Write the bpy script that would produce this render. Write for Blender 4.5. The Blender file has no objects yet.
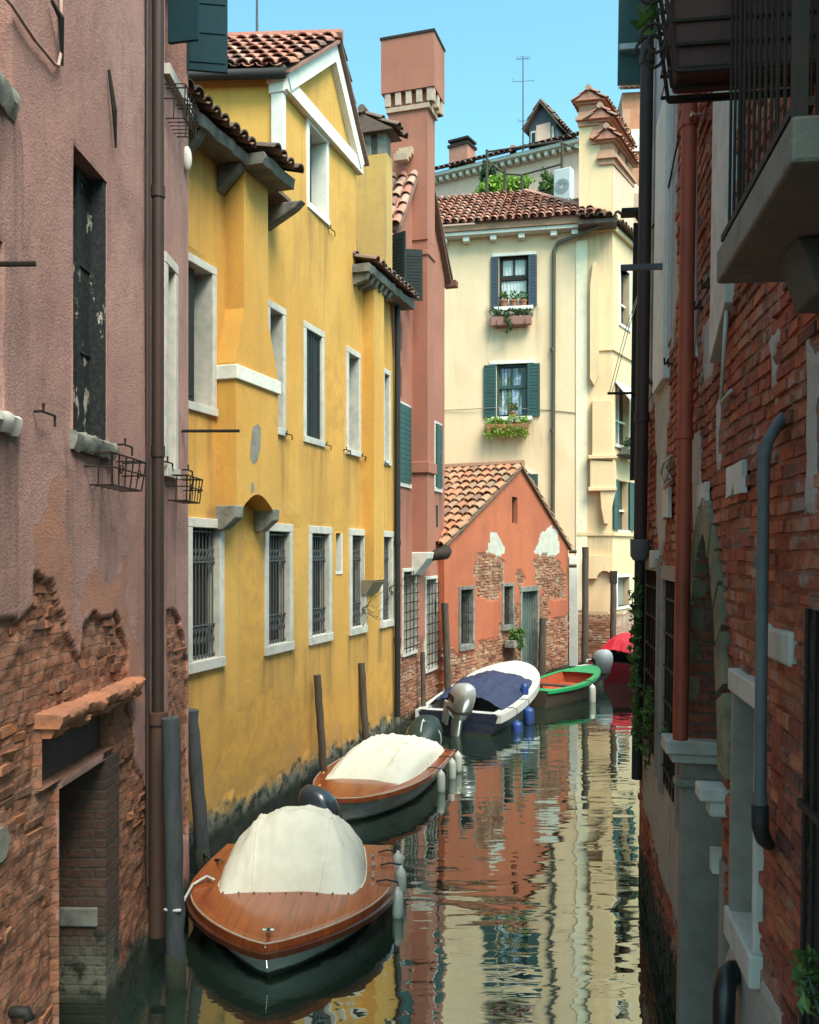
import bpy, bmesh, math, random
from mathutils import Vector, Matrix, noise
from mathutils.geometry import tessellate_polygon

random.seed(11)
SC = bpy.context.scene
COL = SC.collection
PI = math.pi
# ------------------------------------------------------------------ camera
H, F, CX, CY = 3.7, 915.0, 409.5, 553.0     # eye height, focal length and horizon of the photograph
cam_d = bpy.data.cameras.new('camera')
cam = bpy.data.objects.new('camera', cam_d); COL.objects.link(cam)
cam.location = (0, 0, H); cam.rotation_euler = (PI/2, 0, 0)
cam_d.sensor_fit = 'HORIZONTAL'; cam_d.sensor_width = 36; cam_d.lens = F/819*36
cam_d.shift_y = (CY-512)/819
cam_d.clip_start = .05; cam_d.clip_end = 2000
SC.camera = cam

def P(px, py, Y):
    return Vector(((px-CX)/F*Y, Y, H+(CY-py)/F*Y))

class Frame:
    """local frame of a facade: x along it, y into the building, z up"""
    def __init__(s, ox, oy, dx, dy, lean=0.0):
        s.M = Matrix.Translation((ox, oy, 0)) @ Matrix.Rotation(math.atan2(dy, dx), 4, 'Z') @ Matrix.Rotation(-math.radians(lean), 4, 'X')
        s.I = s.M.inverted()
    def pix(s, px, py, off=0.0):
        o = s.I @ Vector((0, 0, H)); d = s.I.to_3x3() @ Vector(((px-CX)/F, 1, (CY-py)/F))
        t = (-off-o.y)/d.y
        p = o+d*t
        return p.x, p.z
    def u(s, px, off=0.0, py=CY): return s.pix(px, py, off)[0]
    def z(s, px, py, off=0.0): return s.pix(px, py, off)[1]
    def loc(s, w): return s.I @ Vector(w)

# ------------------------------------------------------------------ objects
def setp(o, label=None, cat=None, group=None, kind=None):
    if label: o['label'] = label
    if cat: o['category'] = cat
    if group: o['group'] = group
    if kind: o['kind'] = kind
    return o

def thing(name, label, cat, M=None, group=None):
    o = bpy.data.objects.new(name, None); COL.objects.link(o)
    o.empty_display_size = .2
    if M is not None:
        if isinstance(M, Matrix): o.matrix_world = M
        else: o.location = M
    return setp(o, label, cat, group)

class MB:
    def __init__(s): s.v = []; s.f = []; s.t = []; s.peel = {}
    def quad(s, a, b, c, d, t=0.0):
        n = len(s.v); s.v += [tuple(a), tuple(b), tuple(c), tuple(d)]; s.f.append((n, n+1, n+2, n+3)); s.t.append(t)
    def poly(s, pts, t=0.0):
        n = len(s.v); s.v += [tuple(p) for p in pts]; s.f.append(tuple(range(n, n+len(pts)))); s.t.append(t)
    def box(s, x0, x1, y0, y1, z0, z1, t=0.0, M=None):
        x0, x1 = min(x0, x1), max(x0, x1); y0, y1 = min(y0, y1), max(y0, y1); z0, z1 = min(z0, z1), max(z0, z1)
        p = [Vector(q) for q in ((x0,y0,z0),(x1,y0,z0),(x1,y1,z0),(x0,y1,z0),(x0,y0,z1),(x1,y0,z1),(x1,y1,z1),(x0,y1,z1))]
        if M is not None: p = [M @ q for q in p]
        n = len(s.v); s.v += [tuple(q) for q in p]
        for q in ((3,2,1,0),(4,5,6,7),(0,1,5,4),(1,2,6,5),(2,3,7,6),(3,0,4,7)):
            s.f.append(tuple(n+k for k in q)); s.t.append(t)
    def prism(s, pts, a, b, t=0.0):
        """closed outline pts (list of Vector) swept from offset a to offset b (Vectors)"""
        a, b = Vector(a), Vector(b); n = len(s.v); k = len(pts)
        s.v += [tuple(Vector(p)+a) for p in pts]+[tuple(Vector(p)+b) for p in pts]
        s.f.append(tuple(range(n+k-1, n-1, -1))); s.t.append(t)
        s.f.append(tuple(range(n+k, n+2*k))); s.t.append(t)
        for i in range(k):
            j = (i+1) % k
            s.f.append((n+i, n+j, n+k+j, n+k+i)); s.t.append(t)
    def uzprism(s, uz, y0, y1, t=0.0):
        s.prism([Vector((u, 0, z)) for u, z in uz], (0, y0, 0), (0, y1, 0), t)
    def tube(s, path, r, n=8, t=0.0, cap=True, sq=1.0):
        path = [Vector(p) for p in path]; rs = r if isinstance(r, (list, tuple)) else [r]*len(path)
        base = len(s.v); ref = None
        for i, p in enumerate(path):
            d = (path[min(i+1, len(path)-1)]-path[max(i-1, 0)]).normalized()
            if ref is None: ref = d.orthogonal().normalized()
            a = (ref-d*ref.dot(d)).normalized(); ref = a; b = d.cross(a)
            for k in range(n):
                w = 2*PI*k/n
                s.v.append(tuple(p+a*math.cos(w)*rs[i]+b*math.sin(w)*rs[i]*sq))
        for i in range(len(path)-1):
            for k in range(n):
                q = base+i*n; k2 = (k+1) % n
                s.f.append((q+k, q+k2, q+n+k2, q+n+k)); s.t.append(t)
        if cap:
            s.f.append(tuple(base+k for k in range(n-1, -1, -1))); s.t.append(t)
            e = base+(len(path)-1)*n; s.f.append(tuple(e+k for k in range(n))); s.t.append(t)
    def grid(s, rows, t=0.0, close=False):
        n = len(s.v); m = len(rows[0])
        for r in rows: s.v += [tuple(p) for p in r]
        for i in range(len(rows)-1):
            for j in range(m if close else m-1):
                j2 = (j+1) % m
                s.f.append((n+i*m+j, n+i*m+j2, n+(i+1)*m+j2, n+(i+1)*m+j)); s.t.append(t)
    def ellipsoid(s, c, r, e=1.0, nu=14, nv=9, t=0.0, M=None):
        """superellipsoid, e<1 boxier"""
        f = lambda w: math.copysign(abs(w)**e, w)
        rows = []
        for i in range(nv+1):
            ph = -PI/2+PI*i/nv
            rows.append([])
            for j in range(nu):
                th = 2*PI*j/nu
                q = Vector((r[0]*f(math.cos(ph))*f(math.cos(th)), r[1]*f(math.cos(ph))*f(math.sin(th)), r[2]*f(math.sin(ph))))
                if M is not None: q = M @ q
                rows[-1].append(Vector(c)+q)
        s.grid(rows, t, True)
    def leaves(s, c, r, n, size, up=.3, seed=None):
        rn = random.Random(seed if seed is not None else n)
        for i in range(n):
            while True:
                d = Vector((rn.uniform(-1,1), rn.uniform(-1,1), rn.uniform(-1,1)))
                if d.length < 1: break
            p = Vector(c)+Vector((d.x*r[0], d.y*r[1], d.z*r[2]))
            a = Vector((rn.gauss(0,1), rn.gauss(0,1), rn.gauss(0,1)+up)).normalized()
            b = a.orthogonal().normalized(); b = Matrix.Rotation(rn.uniform(0,6.28), 3, a) @ b
            w = size*rn.uniform(.6,1.3); cc = a.cross(b)
            s.poly([p-b*w*.5, p+cc*w*.28+a*w*.05, p+b*w*.55-a*w*.1, p-cc*w*.28+a*w*.05], rn.random())
    def build(s, name, mat, parent=None, smooth=False, label=None, sharp=None, at=None):
        me = bpy.data.meshes.new(name); me.from_pydata(s.v, [], s.f); me.update()
        a = me.attributes.new('tint', 'FLOAT', 'FACE'); a.data.foreach_set('value', s.t)
        me.materials.append(mat)
        if smooth:
            me.polygons.foreach_set('use_smooth', [True]*len(me.polygons))
            bm = bmesh.new(); bm.from_mesh(me)
            bmesh.ops.remove_doubles(bm, verts=bm.verts, dist=1e-5)
            bmesh.ops.recalc_face_normals(bm, faces=bm.faces)
            if sharp:
                lim = math.radians(sharp)
                for e in bm.edges:
                    if len(e.link_faces) == 2 and e.calc_face_angle(0) > lim: e.smooth = False
            bm.to_mesh(me); bm.free()
        o = bpy.data.objects.new(name, me); COL.objects.link(o)
        if parent: o.parent = parent
        if label: o['label'] = label
        if at is not None: o.matrix_world = at if isinstance(at, Matrix) else Matrix.Translation(at)
        return o

def bevel(o, w=.01, seg=2):
    m = o.modifiers.new('bevel', 'BEVEL'); m.width = w; m.segments = seg; m.limit_method = 'ANGLE'; m.angle_limit = math.radians(40)
    return o

def copy_tree(o, parent=None):
    c = o.copy(); COL.objects.link(c)
    if parent: c.parent = parent
    for ch in list(o.children): copy_tree(ch, c)
    return c

def inpoly(x, y, poly):
    r = False; j = len(poly)-1
    for i in range(len(poly)):
        xi, yi = poly[i]; xj, yj = poly[j]
        if (yi > y) != (yj > y) and x < (xj-xi)*(y-yi)/(yj-yi)+xi: r = not r
        j = i
    return r

def nz(x, y, z=0.0, o=3): return noise.fractal(Vector((x, y, z)), 1.0, 2.0, o)

def wall(parent, mat, outline, holes=(), res=(.12, .12), field=None, reveal=.25, depth=4.0, name='wall', sides=True, back=True, fine=None, rpeel=0.0, drips=(), smooth=False):
    """facade sheet with openings in the local xz plane, cut into a grid; field(u,z) -> (peel, worn, offset outward)"""
    polys = [[Vector((u, z, 0)) for u, z in outline]]+[[Vector((u, z, 0)) for u, z in h] for h in holes]
    flat = [v for p in polys for v in p]
    tris = tessellate_polygon(polys)
    bm = bmesh.new()
    vs = [bm.verts.new((v.x, 0, v.y)) for v in flat]
    for t in tris:
        try: bm.faces.new([vs[i] for i in t])
        except ValueError: pass
    us = [v.x for v in flat]; zs = [v.y for v in flat]
    def cut(lo, hi, st, no, f=None):
        k = lo+st
        while k < hi-st*.3:
            co = (k, 0, 0) if no[0] else (0, 0, k)
            bmesh.ops.bisect_plane(bm, geom=bm.verts[:]+bm.edges[:]+bm.faces[:], dist=1e-5, plane_co=co, plane_no=no)
            k += st if f is None else f(k)
    if res:
        cut(min(us), max(us), res[0], (1, 0, 0), fine[0] if fine else None)
        cut(min(zs), max(zs), res[1], (0, 0, 1), fine[1] if fine else None)
    pl = bm.verts.layers.float.new('peel'); wl = bm.verts.layers.float.new('worn'); kl = bm.verts.layers.float.new('streak')
    bnd = set()
    for e in bm.edges:
        if e.is_boundary: bnd.update((e.verts[0], e.verts[1]))
    if field:
        for v in bm.verts:
            p, w, o = field(v.co.x, v.co.z)
            v[pl] = p; v[wl] = w; v[kl] = max([drip(v.co.x, v.co.z, s) for s in drips] or [0.0])
            if v not in bnd: v.co.y -= o
    for f in bm.faces:
        f.normal_update()
        if f.normal.y > 0: f.normal_flip()
    if smooth:
        for f in bm.faces: f.smooth = True
    def q(*c, rp=0.0):
        f = bm.faces.new([bm.verts.new(p) for p in c])
        for v in f.verts: v[pl] = rp
    for hi, h in enumerate(holes):
        for i in range(len(h)):
            a, b = h[i], h[(i+1) % len(h)]
            q((a[0], 0, a[1]), (b[0], 0, b[1]), (b[0], reveal, b[1]), (a[0], reveal, a[1]), rp=rpeel[hi] if isinstance(rpeel, (list, tuple)) else rpeel)
    if sides:
        n = len(outline)
        for i in range(n):
            a, b = outline[i], outline[(i+1) % n]
            q((a[0], 0, a[1]), (b[0], 0, b[1]), (b[0], depth, b[1]), (a[0], depth, a[1]))
    if back:
        bm.faces.new([bm.verts.new((u, depth, z)) for u, z in outline])
    me = bpy.data.meshes.new(name); bm.to_mesh(me); bm.free()
    me.materials.append(mat)
    o = bpy.data.objects.new(name, me); COL.objects.link(o); o.parent = parent
    return o

def drip(u, z, s):
    """dirt washed down from a sill s = (u0, u1, z): strongest at the sill and at its ends"""
    if z > s[2] or u < s[0]-.12 or u > s[1]+.12: return 0.0
    e = 1.0 if min(abs(u-s[0]), abs(u-s[1])) < .16 else .65
    return e*max(0.0, 1-(s[2]-z)/1.5)

def add_bricks(o, mat, test, base, u0, u1, z0, z1, bw=.25, bh=.076, gap=.012, proud=.012, jit=.004, miss=.03, seed=1, holes=(), clip=0.0, tilt=.02):
    """lays bricks on the bare parts of a wall mesh: base(u,z) = outward offset of the mortar bed"""
    rn = random.Random(seed); bm = bmesh.new(); bm.from_mesh(o.data)
    tl = bm.faces.layers.float.get('tint') or bm.faces.layers.float.new('tint')
    mi = len(o.data.materials); o.data.materials.append(mat)
    r = 0; z = z0
    def inh(u, z): return any(inpoly(u, z, h) for h in holes)
    while z < z1:
        h = bh*rn.uniform(.92, 1.08); u = u0-(bw/2 if r % 2 else 0)-rn.uniform(0, .05)
        while u < u1:
            w = bw*(rn.uniform(.9, 1.1) if rn.random() > .2 else rn.uniform(.45, .6)); cu = u+w/2; cz = z+h/2+nz(cu*.5, z*.3, seed)*.025
            a, b, c, d = u+gap/2, u+w-gap/2, cz-h/2+gap/2, cz+h/2-gap/2; u += w
            if rn.random() < miss or not test(cu, cz): continue
            if inh(cu, cz): continue
            for _ in range(6):
                if inh(a-.004, cz): a += w*.08
                if inh(b+.004, cz): b -= w*.08
            if b-a < .05: continue
            if inh(cu, c) or inh(cu, d) or inh(a, c) or inh(b, d) or inh(a, d) or inh(b, c): continue
            yb = -base(cu, cz); p = proud*rn.uniform(.35, 1.25)+rn.gauss(0, jit*.6); ru = rn.gauss(0, tilt)*w; rz = rn.gauss(0, tilt)*h; t = rn.random()
            J = lambda: rn.gauss(0, jit*.55); e = .004+abs(rn.gauss(0, jit*.5))
            back = [bm.verts.new(q) for q in ((a+J(), yb+.012, c+J()), (b+J(), yb+.012, c+J()), (b+J(), yb+.012, d+J()), (a+J(), yb+.012, d+J()))]
            front = [bm.verts.new(q) for q in ((a+e+J(), yb-p+ru+rz, c+e+J()), (b-e+J(), yb-p-ru+rz, c+e+J()), (b-e+J(), yb-p-ru-rz, d-e+J()), (a+e+J(), yb-p+ru-rz, d-e+J()))]
            fs = [front]+[[back[k], back[(k+1) % 4], front[(k+1) % 4], front[k]] for k in range(4)]
            for q in fs:
                f = bm.faces.new(q); f.material_index = mi; f[tl] = t
        z += h; r += 1
    bm.to_mesh(o.data); bm.free()

def rect(u0, u1, z0, z1): return [(u0, z0), (u1, z0), (u1, z1), (u0, z1)]

# ------------------------------------------------------------------ materials
class G:
    def __init__(s, name):
        s.m = bpy.data.materials.new(name); s.m.use_nodes = True
        s.t = s.m.node_tree; s.t.nodes.clear()
        s.out = s.t.nodes.new('ShaderNodeOutputMaterial')
    def n(s, typ, ins=None, **at):
        nd = s.t.nodes.new('ShaderNode'+typ)
        for k, v in at.items(): setattr(nd, k, v)
        for k, v in (ins or {}).items(): s.put(nd.inputs[k], v)
        return nd
    def put(s, sock, v):
        if isinstance(v, bpy.types.NodeSocket): s.t.links.new(v, sock)
        else:
            if isinstance(v, (tuple, list)) and len(v) == 3 and sock.type == 'RGBA': v = (*v, 1)
            sock.default_value = v
    def math(s, op, a, b=None, c=False):
        nd = s.n('Math', {0: a}, operation=op, use_clamp=c)
        if b is not None: s.put(nd.inputs[1], b)
        return nd.outputs[0]
    def mix(s, f, a, b, blend='MIX'):
        nd = s.n('Mix', {0: f, 6: a, 7: b}, data_type='RGBA', blend_type=blend)
        return nd.outputs[2]
    def fmix(s, f, a, b):
        nd = s.n('Mix', {0: f, 2: a, 3: b}, data_type='FLOAT'); return nd.outputs[0]
    def vmul(s, v, k): return s.n('VectorMath', {0: v, 1: k}, operation='MULTIPLY').outputs[0]
    def vadd(s, v, k): return s.n('VectorMath', {0: v, 1: k}, operation='ADD').outputs[0]
    def noise(s, v, sc=1.0, det=4.0, ro=.55, dist=0.0):
        return s.n('TexNoise', {'Vector': v, 'Scale': sc, 'Detail': det, 'Roughness': ro, 'Distortion': dist}).outputs[0]
    def step(s, x, a, b): return s.n('MapRange', {0: x, 1: a, 2: b, 3: 0.0, 4: 1.0}, interpolation_type='SMOOTHSTEP').outputs[0]
    def co(s): return s.n('TexCoord').outputs['Object']
    def attr(s, name): return s.n('Attribute', attribute_name=name).outputs['Fac']
    def bump(s, h, st=1.0, d=1.0): return s.n('Bump', {'Height': h, 'Strength': st, 'Distance': d}).outputs[0]
    def done(s, col, rough=.8, normal=None, metal=0.0, spec=.5, **more):
        b = s.n('BsdfPrincipled', {'Base Color': col, 'Roughness': rough, 'Metallic': metal, 'Specular IOR Level': spec})
        if normal is not None: s.put(b.inputs['Normal'], normal)
        for k, v in more.items(): s.put(b.inputs[k.replace('_', ' ')], v)
        s.t.links.new(b.outputs[0], s.out.inputs[0]); return s.m

def brick_nodes(g, co, b1, b2, mort, w=.25, h=.075, m=.011, wob=.02, pale=.35, off=(0, 0), jd=.018, lime=None):
    sx = g.n('SeparateXYZ', {0: co})
    x = g.math('ADD', g.math('ADD', sx.outputs[0], sx.outputs[1]), off[0]); z = g.math('ADD', sx.outputs[2], off[1])
    n1 = g.noise(co, 5.0, 2.0); n2 = g.noise(g.vadd(co, (7.3, 2.1, 4.4)), 7.0, 2.0)
    x = g.math('ADD', x, g.math('MULTIPLY', g.math('SUBTRACT', n1, .5), wob*1.5))
    z = g.math('ADD', z, g.math('MULTIPLY', g.math('SUBTRACT', n2, .5), wob))
    v = g.n('CombineXYZ', {0: x, 1: z, 2: 0.0}).outputs[0]
    br = g.n('TexBrick', {'Vector': v, 'Color1': b1, 'Color2': b2, 'Mortar': mort, 'Scale': 1.0, 'Mortar Size': m, 'Mortar Smooth': .35, 'Bias': 0.0, 'Brick Width': w, 'Row Height': h})
    br.offset = .5
    col = g.mix(g.math('MULTIPLY', g.step(g.noise(g.vmul(co, (1.5, 1.5, 3)), 2.0, 3.0), .45, .65), .6), br.outputs['Color'], tuple(c*1.25 for c in b1)); col = g.mix(br.outputs['Fac'], col, mort); fac = br.outputs['Fac']
    nf = g.noise(co, 22.0, 5.0, .65)
    col = g.mix(g.step(nf, .42, .75), col, tuple(c*.45 for c in b1))
    nl = g.noise(co, 1.7, 5.0, .6)
    col = g.mix(g.math('MULTIPLY', g.step(nl, .5, .68), pale), col, lime or mort)
    hgt = g.math('ADD', g.math('MULTIPLY', g.math('SUBTRACT', 1.0, fac), jd), g.math('MULTIPLY', nf, .012))
    hgt = g.math('ADD', hgt, g.math('MULTIPLY', nl, .02))
    return col, hgt

def plaster(name, c1, c2, dark, brick=((.33,.13,.07),(.24,.09,.05),(.36,.29,.22)), worn=None, grain=.004, damp=1.2, dampcol=(.16,.12,.07), algae=.45,
            streak=.35, rough=.9, bs=1.0, pale=.35, mottle=1.0, coarse=60.0, algcol=(.012,.016,.008), jd=.018, wob=.02, lime=None):
    g = G(name); co = g.co()
    sx = g.n('SeparateXYZ', {0: co}); z = sx.outputs[2]
    n1 = g.noise(g.vmul(co, (.55, .55, .4)), 1.0, 6.0, .6, .4)
    n2 = g.noise(g.vmul(co, (3.2, 3.2, .3)), 1.0, 5.0, .6)
    n3 = g.noise(co, 9.0, 6.0, .65)
    n4 = g.noise(co, coarse, 3.0, .6)
    col = g.mix(g.step(n1, .35, .65), c1, c2)
    n5 = g.noise(g.vadd(co, (5.5, 3.1, 9.2)), 1.4, 7.0, .7, .8)
    col = g.mix(g.math('MULTIPLY', g.step(n5, .52, .70), .38*mottle), col, dark)
    n6 = g.noise(g.vmul(g.vadd(co, (1.5, 7.1, 3.2)), (7, 7, .5)), 1.0, 4.0, .6)
    col = g.mix(g.math('MULTIPLY', g.step(n6, .56, .72), streak*.8), col, dark)
    col = g.mix(g.math('MULTIPLY', g.step(n2, .5, .78), streak), col, dark)
    col = g.mix(g.math('MULTIPLY', g.step(n3, .48, .75), .3*mottle), col, dark)
    col = g.mix(g.math('MULTIPLY', g.step(n4, .55, .72), .22*mottle), col, tuple(min(1, c*1.35) for c in c1))
    col = g.mix(g.math('MULTIPLY', g.step(n4, .5, .3), .25*mottle), col, dark)
    col = g.mix(g.math('MULTIPLY', g.attr('streak'), g.math('ADD', .25, g.math('MULTIPLY', g.step(n6, .40, .62), .55))), col, tuple(k*.55 for k in dark))
    # worn paint
    wv = g.attr('worn')
    wm = g.step(g.math('ADD', wv, g.math('MULTIPLY', g.math('SUBTRACT', n3, .5), 1.1)), .36, .64)
    if worn is not None:
        wc = g.mix(g.step(g.noise(co, 4.0, 5.0, .7), .4, .6), worn[0], worn[1])
        col = g.mix(wm, col, wc)
    # rising damp
    dz = g.math('ADD', z, g.math('MULTIPLY', g.math('SUBTRACT', g.noise(co, 1.3, 6.0, .65), .5), 2.6*damp))
    col = g.mix(g.math('MULTIPLY', g.step(dz, damp, damp*.2), .75), col, dampcol)
    h = g.math('ADD', g.math('MULTIPLY', n4, grain), g.math('MULTIPLY', n3, grain*.9))
    h = g.math('ADD', h, g.math('MULTIPLY', g.noise(co, coarse*2.2, 4.0, .7), grain*.6))
    h = g.math('SUBTRACT', h, g.math('MULTIPLY', wm, .002))
    # bare brick
    bc, bh = brick_nodes(g, co, *brick, w=.25*bs, h=.075*bs, pale=pale, jd=jd, wob=wob, lime=lime)
    pk = g.step(g.math('ADD', g.attr('peel'), g.math('MULTIPLY', g.math('SUBTRACT', n3, .5), .75)), .46, .54)
    col = g.mix(pk, col, bc)
    h = g.fmix(pk, g.math('ADD', h, .02), bh)
    # algae at the water
    az = g.math('ADD', z, g.math('MULTIPLY', g.math('SUBTRACT', g.noise(co, 3.0, 6.0, .7), .5), algae*1.6))
    am = g.step(az, algae*1.08, algae*.75)
    ac = g.mix(g.step(g.noise(co, 6.0, 4.0, .7), .36, .54), algcol, (.13, .125, .095))
    ac = g.mix(g.step(z, .38, .2), ac, algcol)
    col = g.mix(am, col, ac)
    return g.done(col, rough, g.bump(h, .9, 1.0))

def brickmat(name, cols, lime, limeamt=.4, grime=(.05,.035,.028), algae=.5, bump=.006):
    g = G(name); co = g.co()
    rp = g.n('ValToRGB', {0: g.attr('tint')}); el = rp.color_ramp.elements
    while len(el) < len(cols): el.new(.5)
    for i, c in enumerate(cols): el[i].position = i/(len(cols)-1); el[i].color = (*c, 1)
    n = g.noise(co, 24.0, 6.0, .7); n2 = g.noise(co, 2.2, 6.0, .65); n3 = g.noise(g.vadd(co, (4, 9, 2)), 6.0, 6.0, .7)
    col = g.mix(g.math('MULTIPLY', g.step(n, .45, .72), .7), rp.outputs[0], grime)
    col = g.mix(g.math('MULTIPLY', g.step(n3, .50, .66), .55), col, grime)
    col = g.mix(g.math('MULTIPLY', g.step(g.math('ADD', n2, g.math('MULTIPLY', g.math('SUBTRACT', n, .5), .25)), .54, .62), limeamt), col, lime)
    z = g.n('SeparateXYZ', {0: co}).outputs[2]
    am = g.step(g.math('ADD', z, g.math('MULTIPLY', g.math('SUBTRACT', n3, .5), algae*1.8)), algae*1.1, algae*.7)
    col = g.mix(am, col, g.mix(g.step(n, .4, .6), (.014,.017,.010), (.05,.05,.035)))
    h = g.math('ADD', g.math('MULTIPLY', n, bump), g.math('MULTIPLY', n3, bump*2))
    return g.done(col, .92, g.bump(h), 0, .25)

def hullmat(name, c, rough=.4, grime=(.10,.10,.08), band=.07, coat=.0):
    g = G(name); co = g.co(); z = g.n('SeparateXYZ', {0: co}).outputs[2]
    n = g.noise(g.vmul(co, (1.2, 1.2, 5)), 2.0, 6.0, .65); n2 = g.noise(g.vmul(co, (6, 6, .8)), 1.5, 5.0, .6); n3 = g.noise(g.vmul(co, (2, 2, 30)), 2.0, 3.0)
    col = g.mix(g.math('MULTIPLY', g.step(n, .45, .7), .45), c, grime)
    col = g.mix(g.math('MULTIPLY', g.step(n2, .55, .72), .5), col, grime)
    col = g.mix(g.math('MULTIPLY', g.step(n3, .62, .68), .35), col, tuple(k*.5 for k in c))
    col = g.mix(g.step(g.math('ADD', z, g.math('MULTIPLY', g.math('SUBTRACT', n, .5), .12)), band*1.3, band*.6), col, (.022,.030,.018))
    return g.done(col, g.fmix(g.step(n, .4, .7), rough, min(1, rough+.35)), g.bump(g.math('MULTIPLY', n, .004)), 0, .5, Coat_Weight=coat)

def simple(name, c, rough=.6, metal=0.0, var=.35, sc=12.0, bump=.002, c2=None, spec=.5, coat=0.0, stretch=(1, 1, 1)):
    g = G(name); co = g.vmul(g.co(), stretch)
    n = g.noise(co, sc, 5.0, .65); n2 = g.noise(co, sc*.15, 3.0, .5)
    dk = c2 if c2 else tuple(k*.5 for k in c)
    col = g.mix(g.math('MULTIPLY', g.step(n, .4, .72), var), c, dk)
    col = g.mix(g.math('MULTIPLY', g.step(n2, .4, .7), var*.7), col, dk)
    return g.done(col, rough, g.bump(g.math('MULTIPLY', n, bump)), metal, spec, Coat_Weight=coat, Coat_Roughness=.08)

def tinted(name, cols, rough=.85, sc=14.0, bump=.004, moss=.25, trans=0.0):
    """colour picked per face or tile from the tint attribute"""
    g = G(name); co = g.co()
    rp = g.n('ValToRGB', {0: g.attr('tint')}); el = rp.color_ramp.elements
    rp.color_ramp.interpolation = 'LINEAR'
    while len(el) < len(cols): el.new(.5)
    for i, c in enumerate(cols):
        el[i].position = i/(len(cols)-1); el[i].color = (*c, 1)
    n = g.noise(co, sc, 5.0, .65); n2 = g.noise(co, 1.5, 4.0, .6)
    col = g.mix(g.math('MULTIPLY', g.step(n, .45, .7), .45), rp.outputs[0], (.05, .035, .03))
    col = g.mix(g.math('MULTIPLY', g.step(n2, .5, .7), moss), col, (.09, .085, .05))
    return g.done(col, rough, g.bump(g.math('MULTIPLY', n, bump)))

def leafmat(name, cols):
    g = G(name)
    rp = g.n('ValToRGB', {0: g.attr('tint')}); el = rp.color_ramp.elements
    while len(el) < len(cols): el.new(.5)
    for i, c in enumerate(cols):
        el[i].position = i/(len(cols)-1); el[i].color = (*c, 1)
    b = g.n('BsdfPrincipled', {'Base Color': rp.outputs[0], 'Roughness': .5})
    tr = g.n('BsdfTranslucent', {'Color': rp.outputs[0]})
    mx = g.n('MixShader', {0: .3, 1: b.outputs[0], 2: tr.outputs[0]})
    g.t.links.new(mx.outputs[0], g.out.inputs[0]); return g.m

def mahogany(name, c1, c2):
    g = G(name); co = g.co()
    n = g.noise(g.vmul(co, (1.2, 22, 4)), 1.0, 6.0, .6, 1.0)
    n2 = g.noise(g.vmul(co, (.8, 2.0, 1)), 1.5, 3.0)
    sx = g.n('SeparateXYZ', {0: co})
    pl = g.math('FRACT', g.math('MULTIPLY', sx.outputs[1], 9.0))
    seam = g.math('LESS_THAN', pl, .05)
    pid = g.n('TexWhiteNoise', {'W': g.math('FLOOR', g.math('MULTIPLY', sx.outputs[1], 9.0))}, noise_dimensions='1D').outputs[0]
    col = g.mix(g.step(n, .35, .7), c1, c2)
    col = g.mix(g.math('MULTIPLY', pid, .35), col, c2)
    col = g.mix(g.math('MULTIPLY', g.step(n2, .5, .75), .35), col, tuple(k*.4 for k in c2))
    col = g.mix(g.math('MULTIPLY', seam, .6), col, (.03, .012, .006))
    return g.done(col, .33, g.bump(g.math('MULTIPLY', g.noise(co, 3.0, 2.0), .004)), 0, .5, Coat_Weight=.6, Coat_Roughness=.12)

STN = simple('istrian_stone', (.56,.52,.465), .8, var=.6, sc=7, bump=.004, c2=(.33,.31,.27))
STN_D = simple('weathered_stone', (.25,.24,.21), .9, var=.8, sc=6, bump=.012, c2=(.07,.07,.06))
WHITE = simple('white_lime', (.73,.69,.625), .85, var=.35, sc=9, bump=.003, c2=(.42,.40,.36))
GLASS = simple('window_glass', (.015,.018,.02), .08, var=.2, sc=3, bump=.001)
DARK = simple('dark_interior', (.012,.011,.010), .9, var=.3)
IRON = simple('black_iron', (.018,.015,.013), .75, spec=.25, var=.6, sc=30, c2=(.05,.025,.015))
IRON_G = simple('grey_iron', (.075,.075,.078), .6, var=.5, sc=30, c2=(.03,.03,.03))
SH_GREEN = simple('green_shutter_paint', (.018,.062,.058), .55, var=.4, sc=12, c2=(.012,.03,.03))
SH_BLUE = simple('blue_shutter_paint', (.030,.045,.075), .55, var=.4, sc=12, c2=(.02,.025,.04))
SH_DARK = simple('charcoal_shutter_paint', (.020,.026,.027), .75, spec=.25, var=.5, sc=10, c2=(.01,.012,.012))
PIPE_BR = simple('brown_pipe_paint', (.050,.027,.024), .6, spec=.3, var=.5, sc=7, c2=(.03,.017,.014), stretch=(1,1,.3))
PIPE_RED = simple('red_pipe_paint', (.42,.082,.042), .55, spec=.3, var=.75, sc=6, c2=(.15,.035,.02), stretch=(1,1,.35))
PIPE_GR = simple('grey_pipe_plastic', (.12,.125,.128), .65, spec=.3, var=.6, sc=8, c2=(.07,.07,.075))
PIPE_DK = simple('dark_pipe_paint', (.018,.017,.017), .65, spec=.3, var=.4, sc=8)
TIMBER = simple('weathered_timber', (.085,.06,.045), .9, var=.8, sc=10, bump=.006, c2=(.03,.022,.018), stretch=(3,3,.4))
POLE_GR = simple('grey_painted_pole', (.070,.076,.082), .8, spec=.25, var=.7, sc=8, bump=.004, c2=(.035,.04,.045), stretch=(2,2,.4))
TERRA = simple('terracotta', (.36,.13,.07), .85, var=.4, sc=12, c2=(.2,.08,.05))
CONC = simple('grey_cement', (.24,.225,.195), .9, var=.7, sc=5, bump=.008, c2=(.11,.10,.085))
ROPE_W = simple('white_rope', (.62,.61,.57), .8, var=.4, sc=60, bump=.004)
ROPE_D = simple('black_rope', (.02,.02,.022), .8, var=.4, sc=60)
FEND = simple('white_fender_vinyl', (.66,.65,.58), .45, var=.45, sc=6, c2=(.36,.34,.27))
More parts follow.
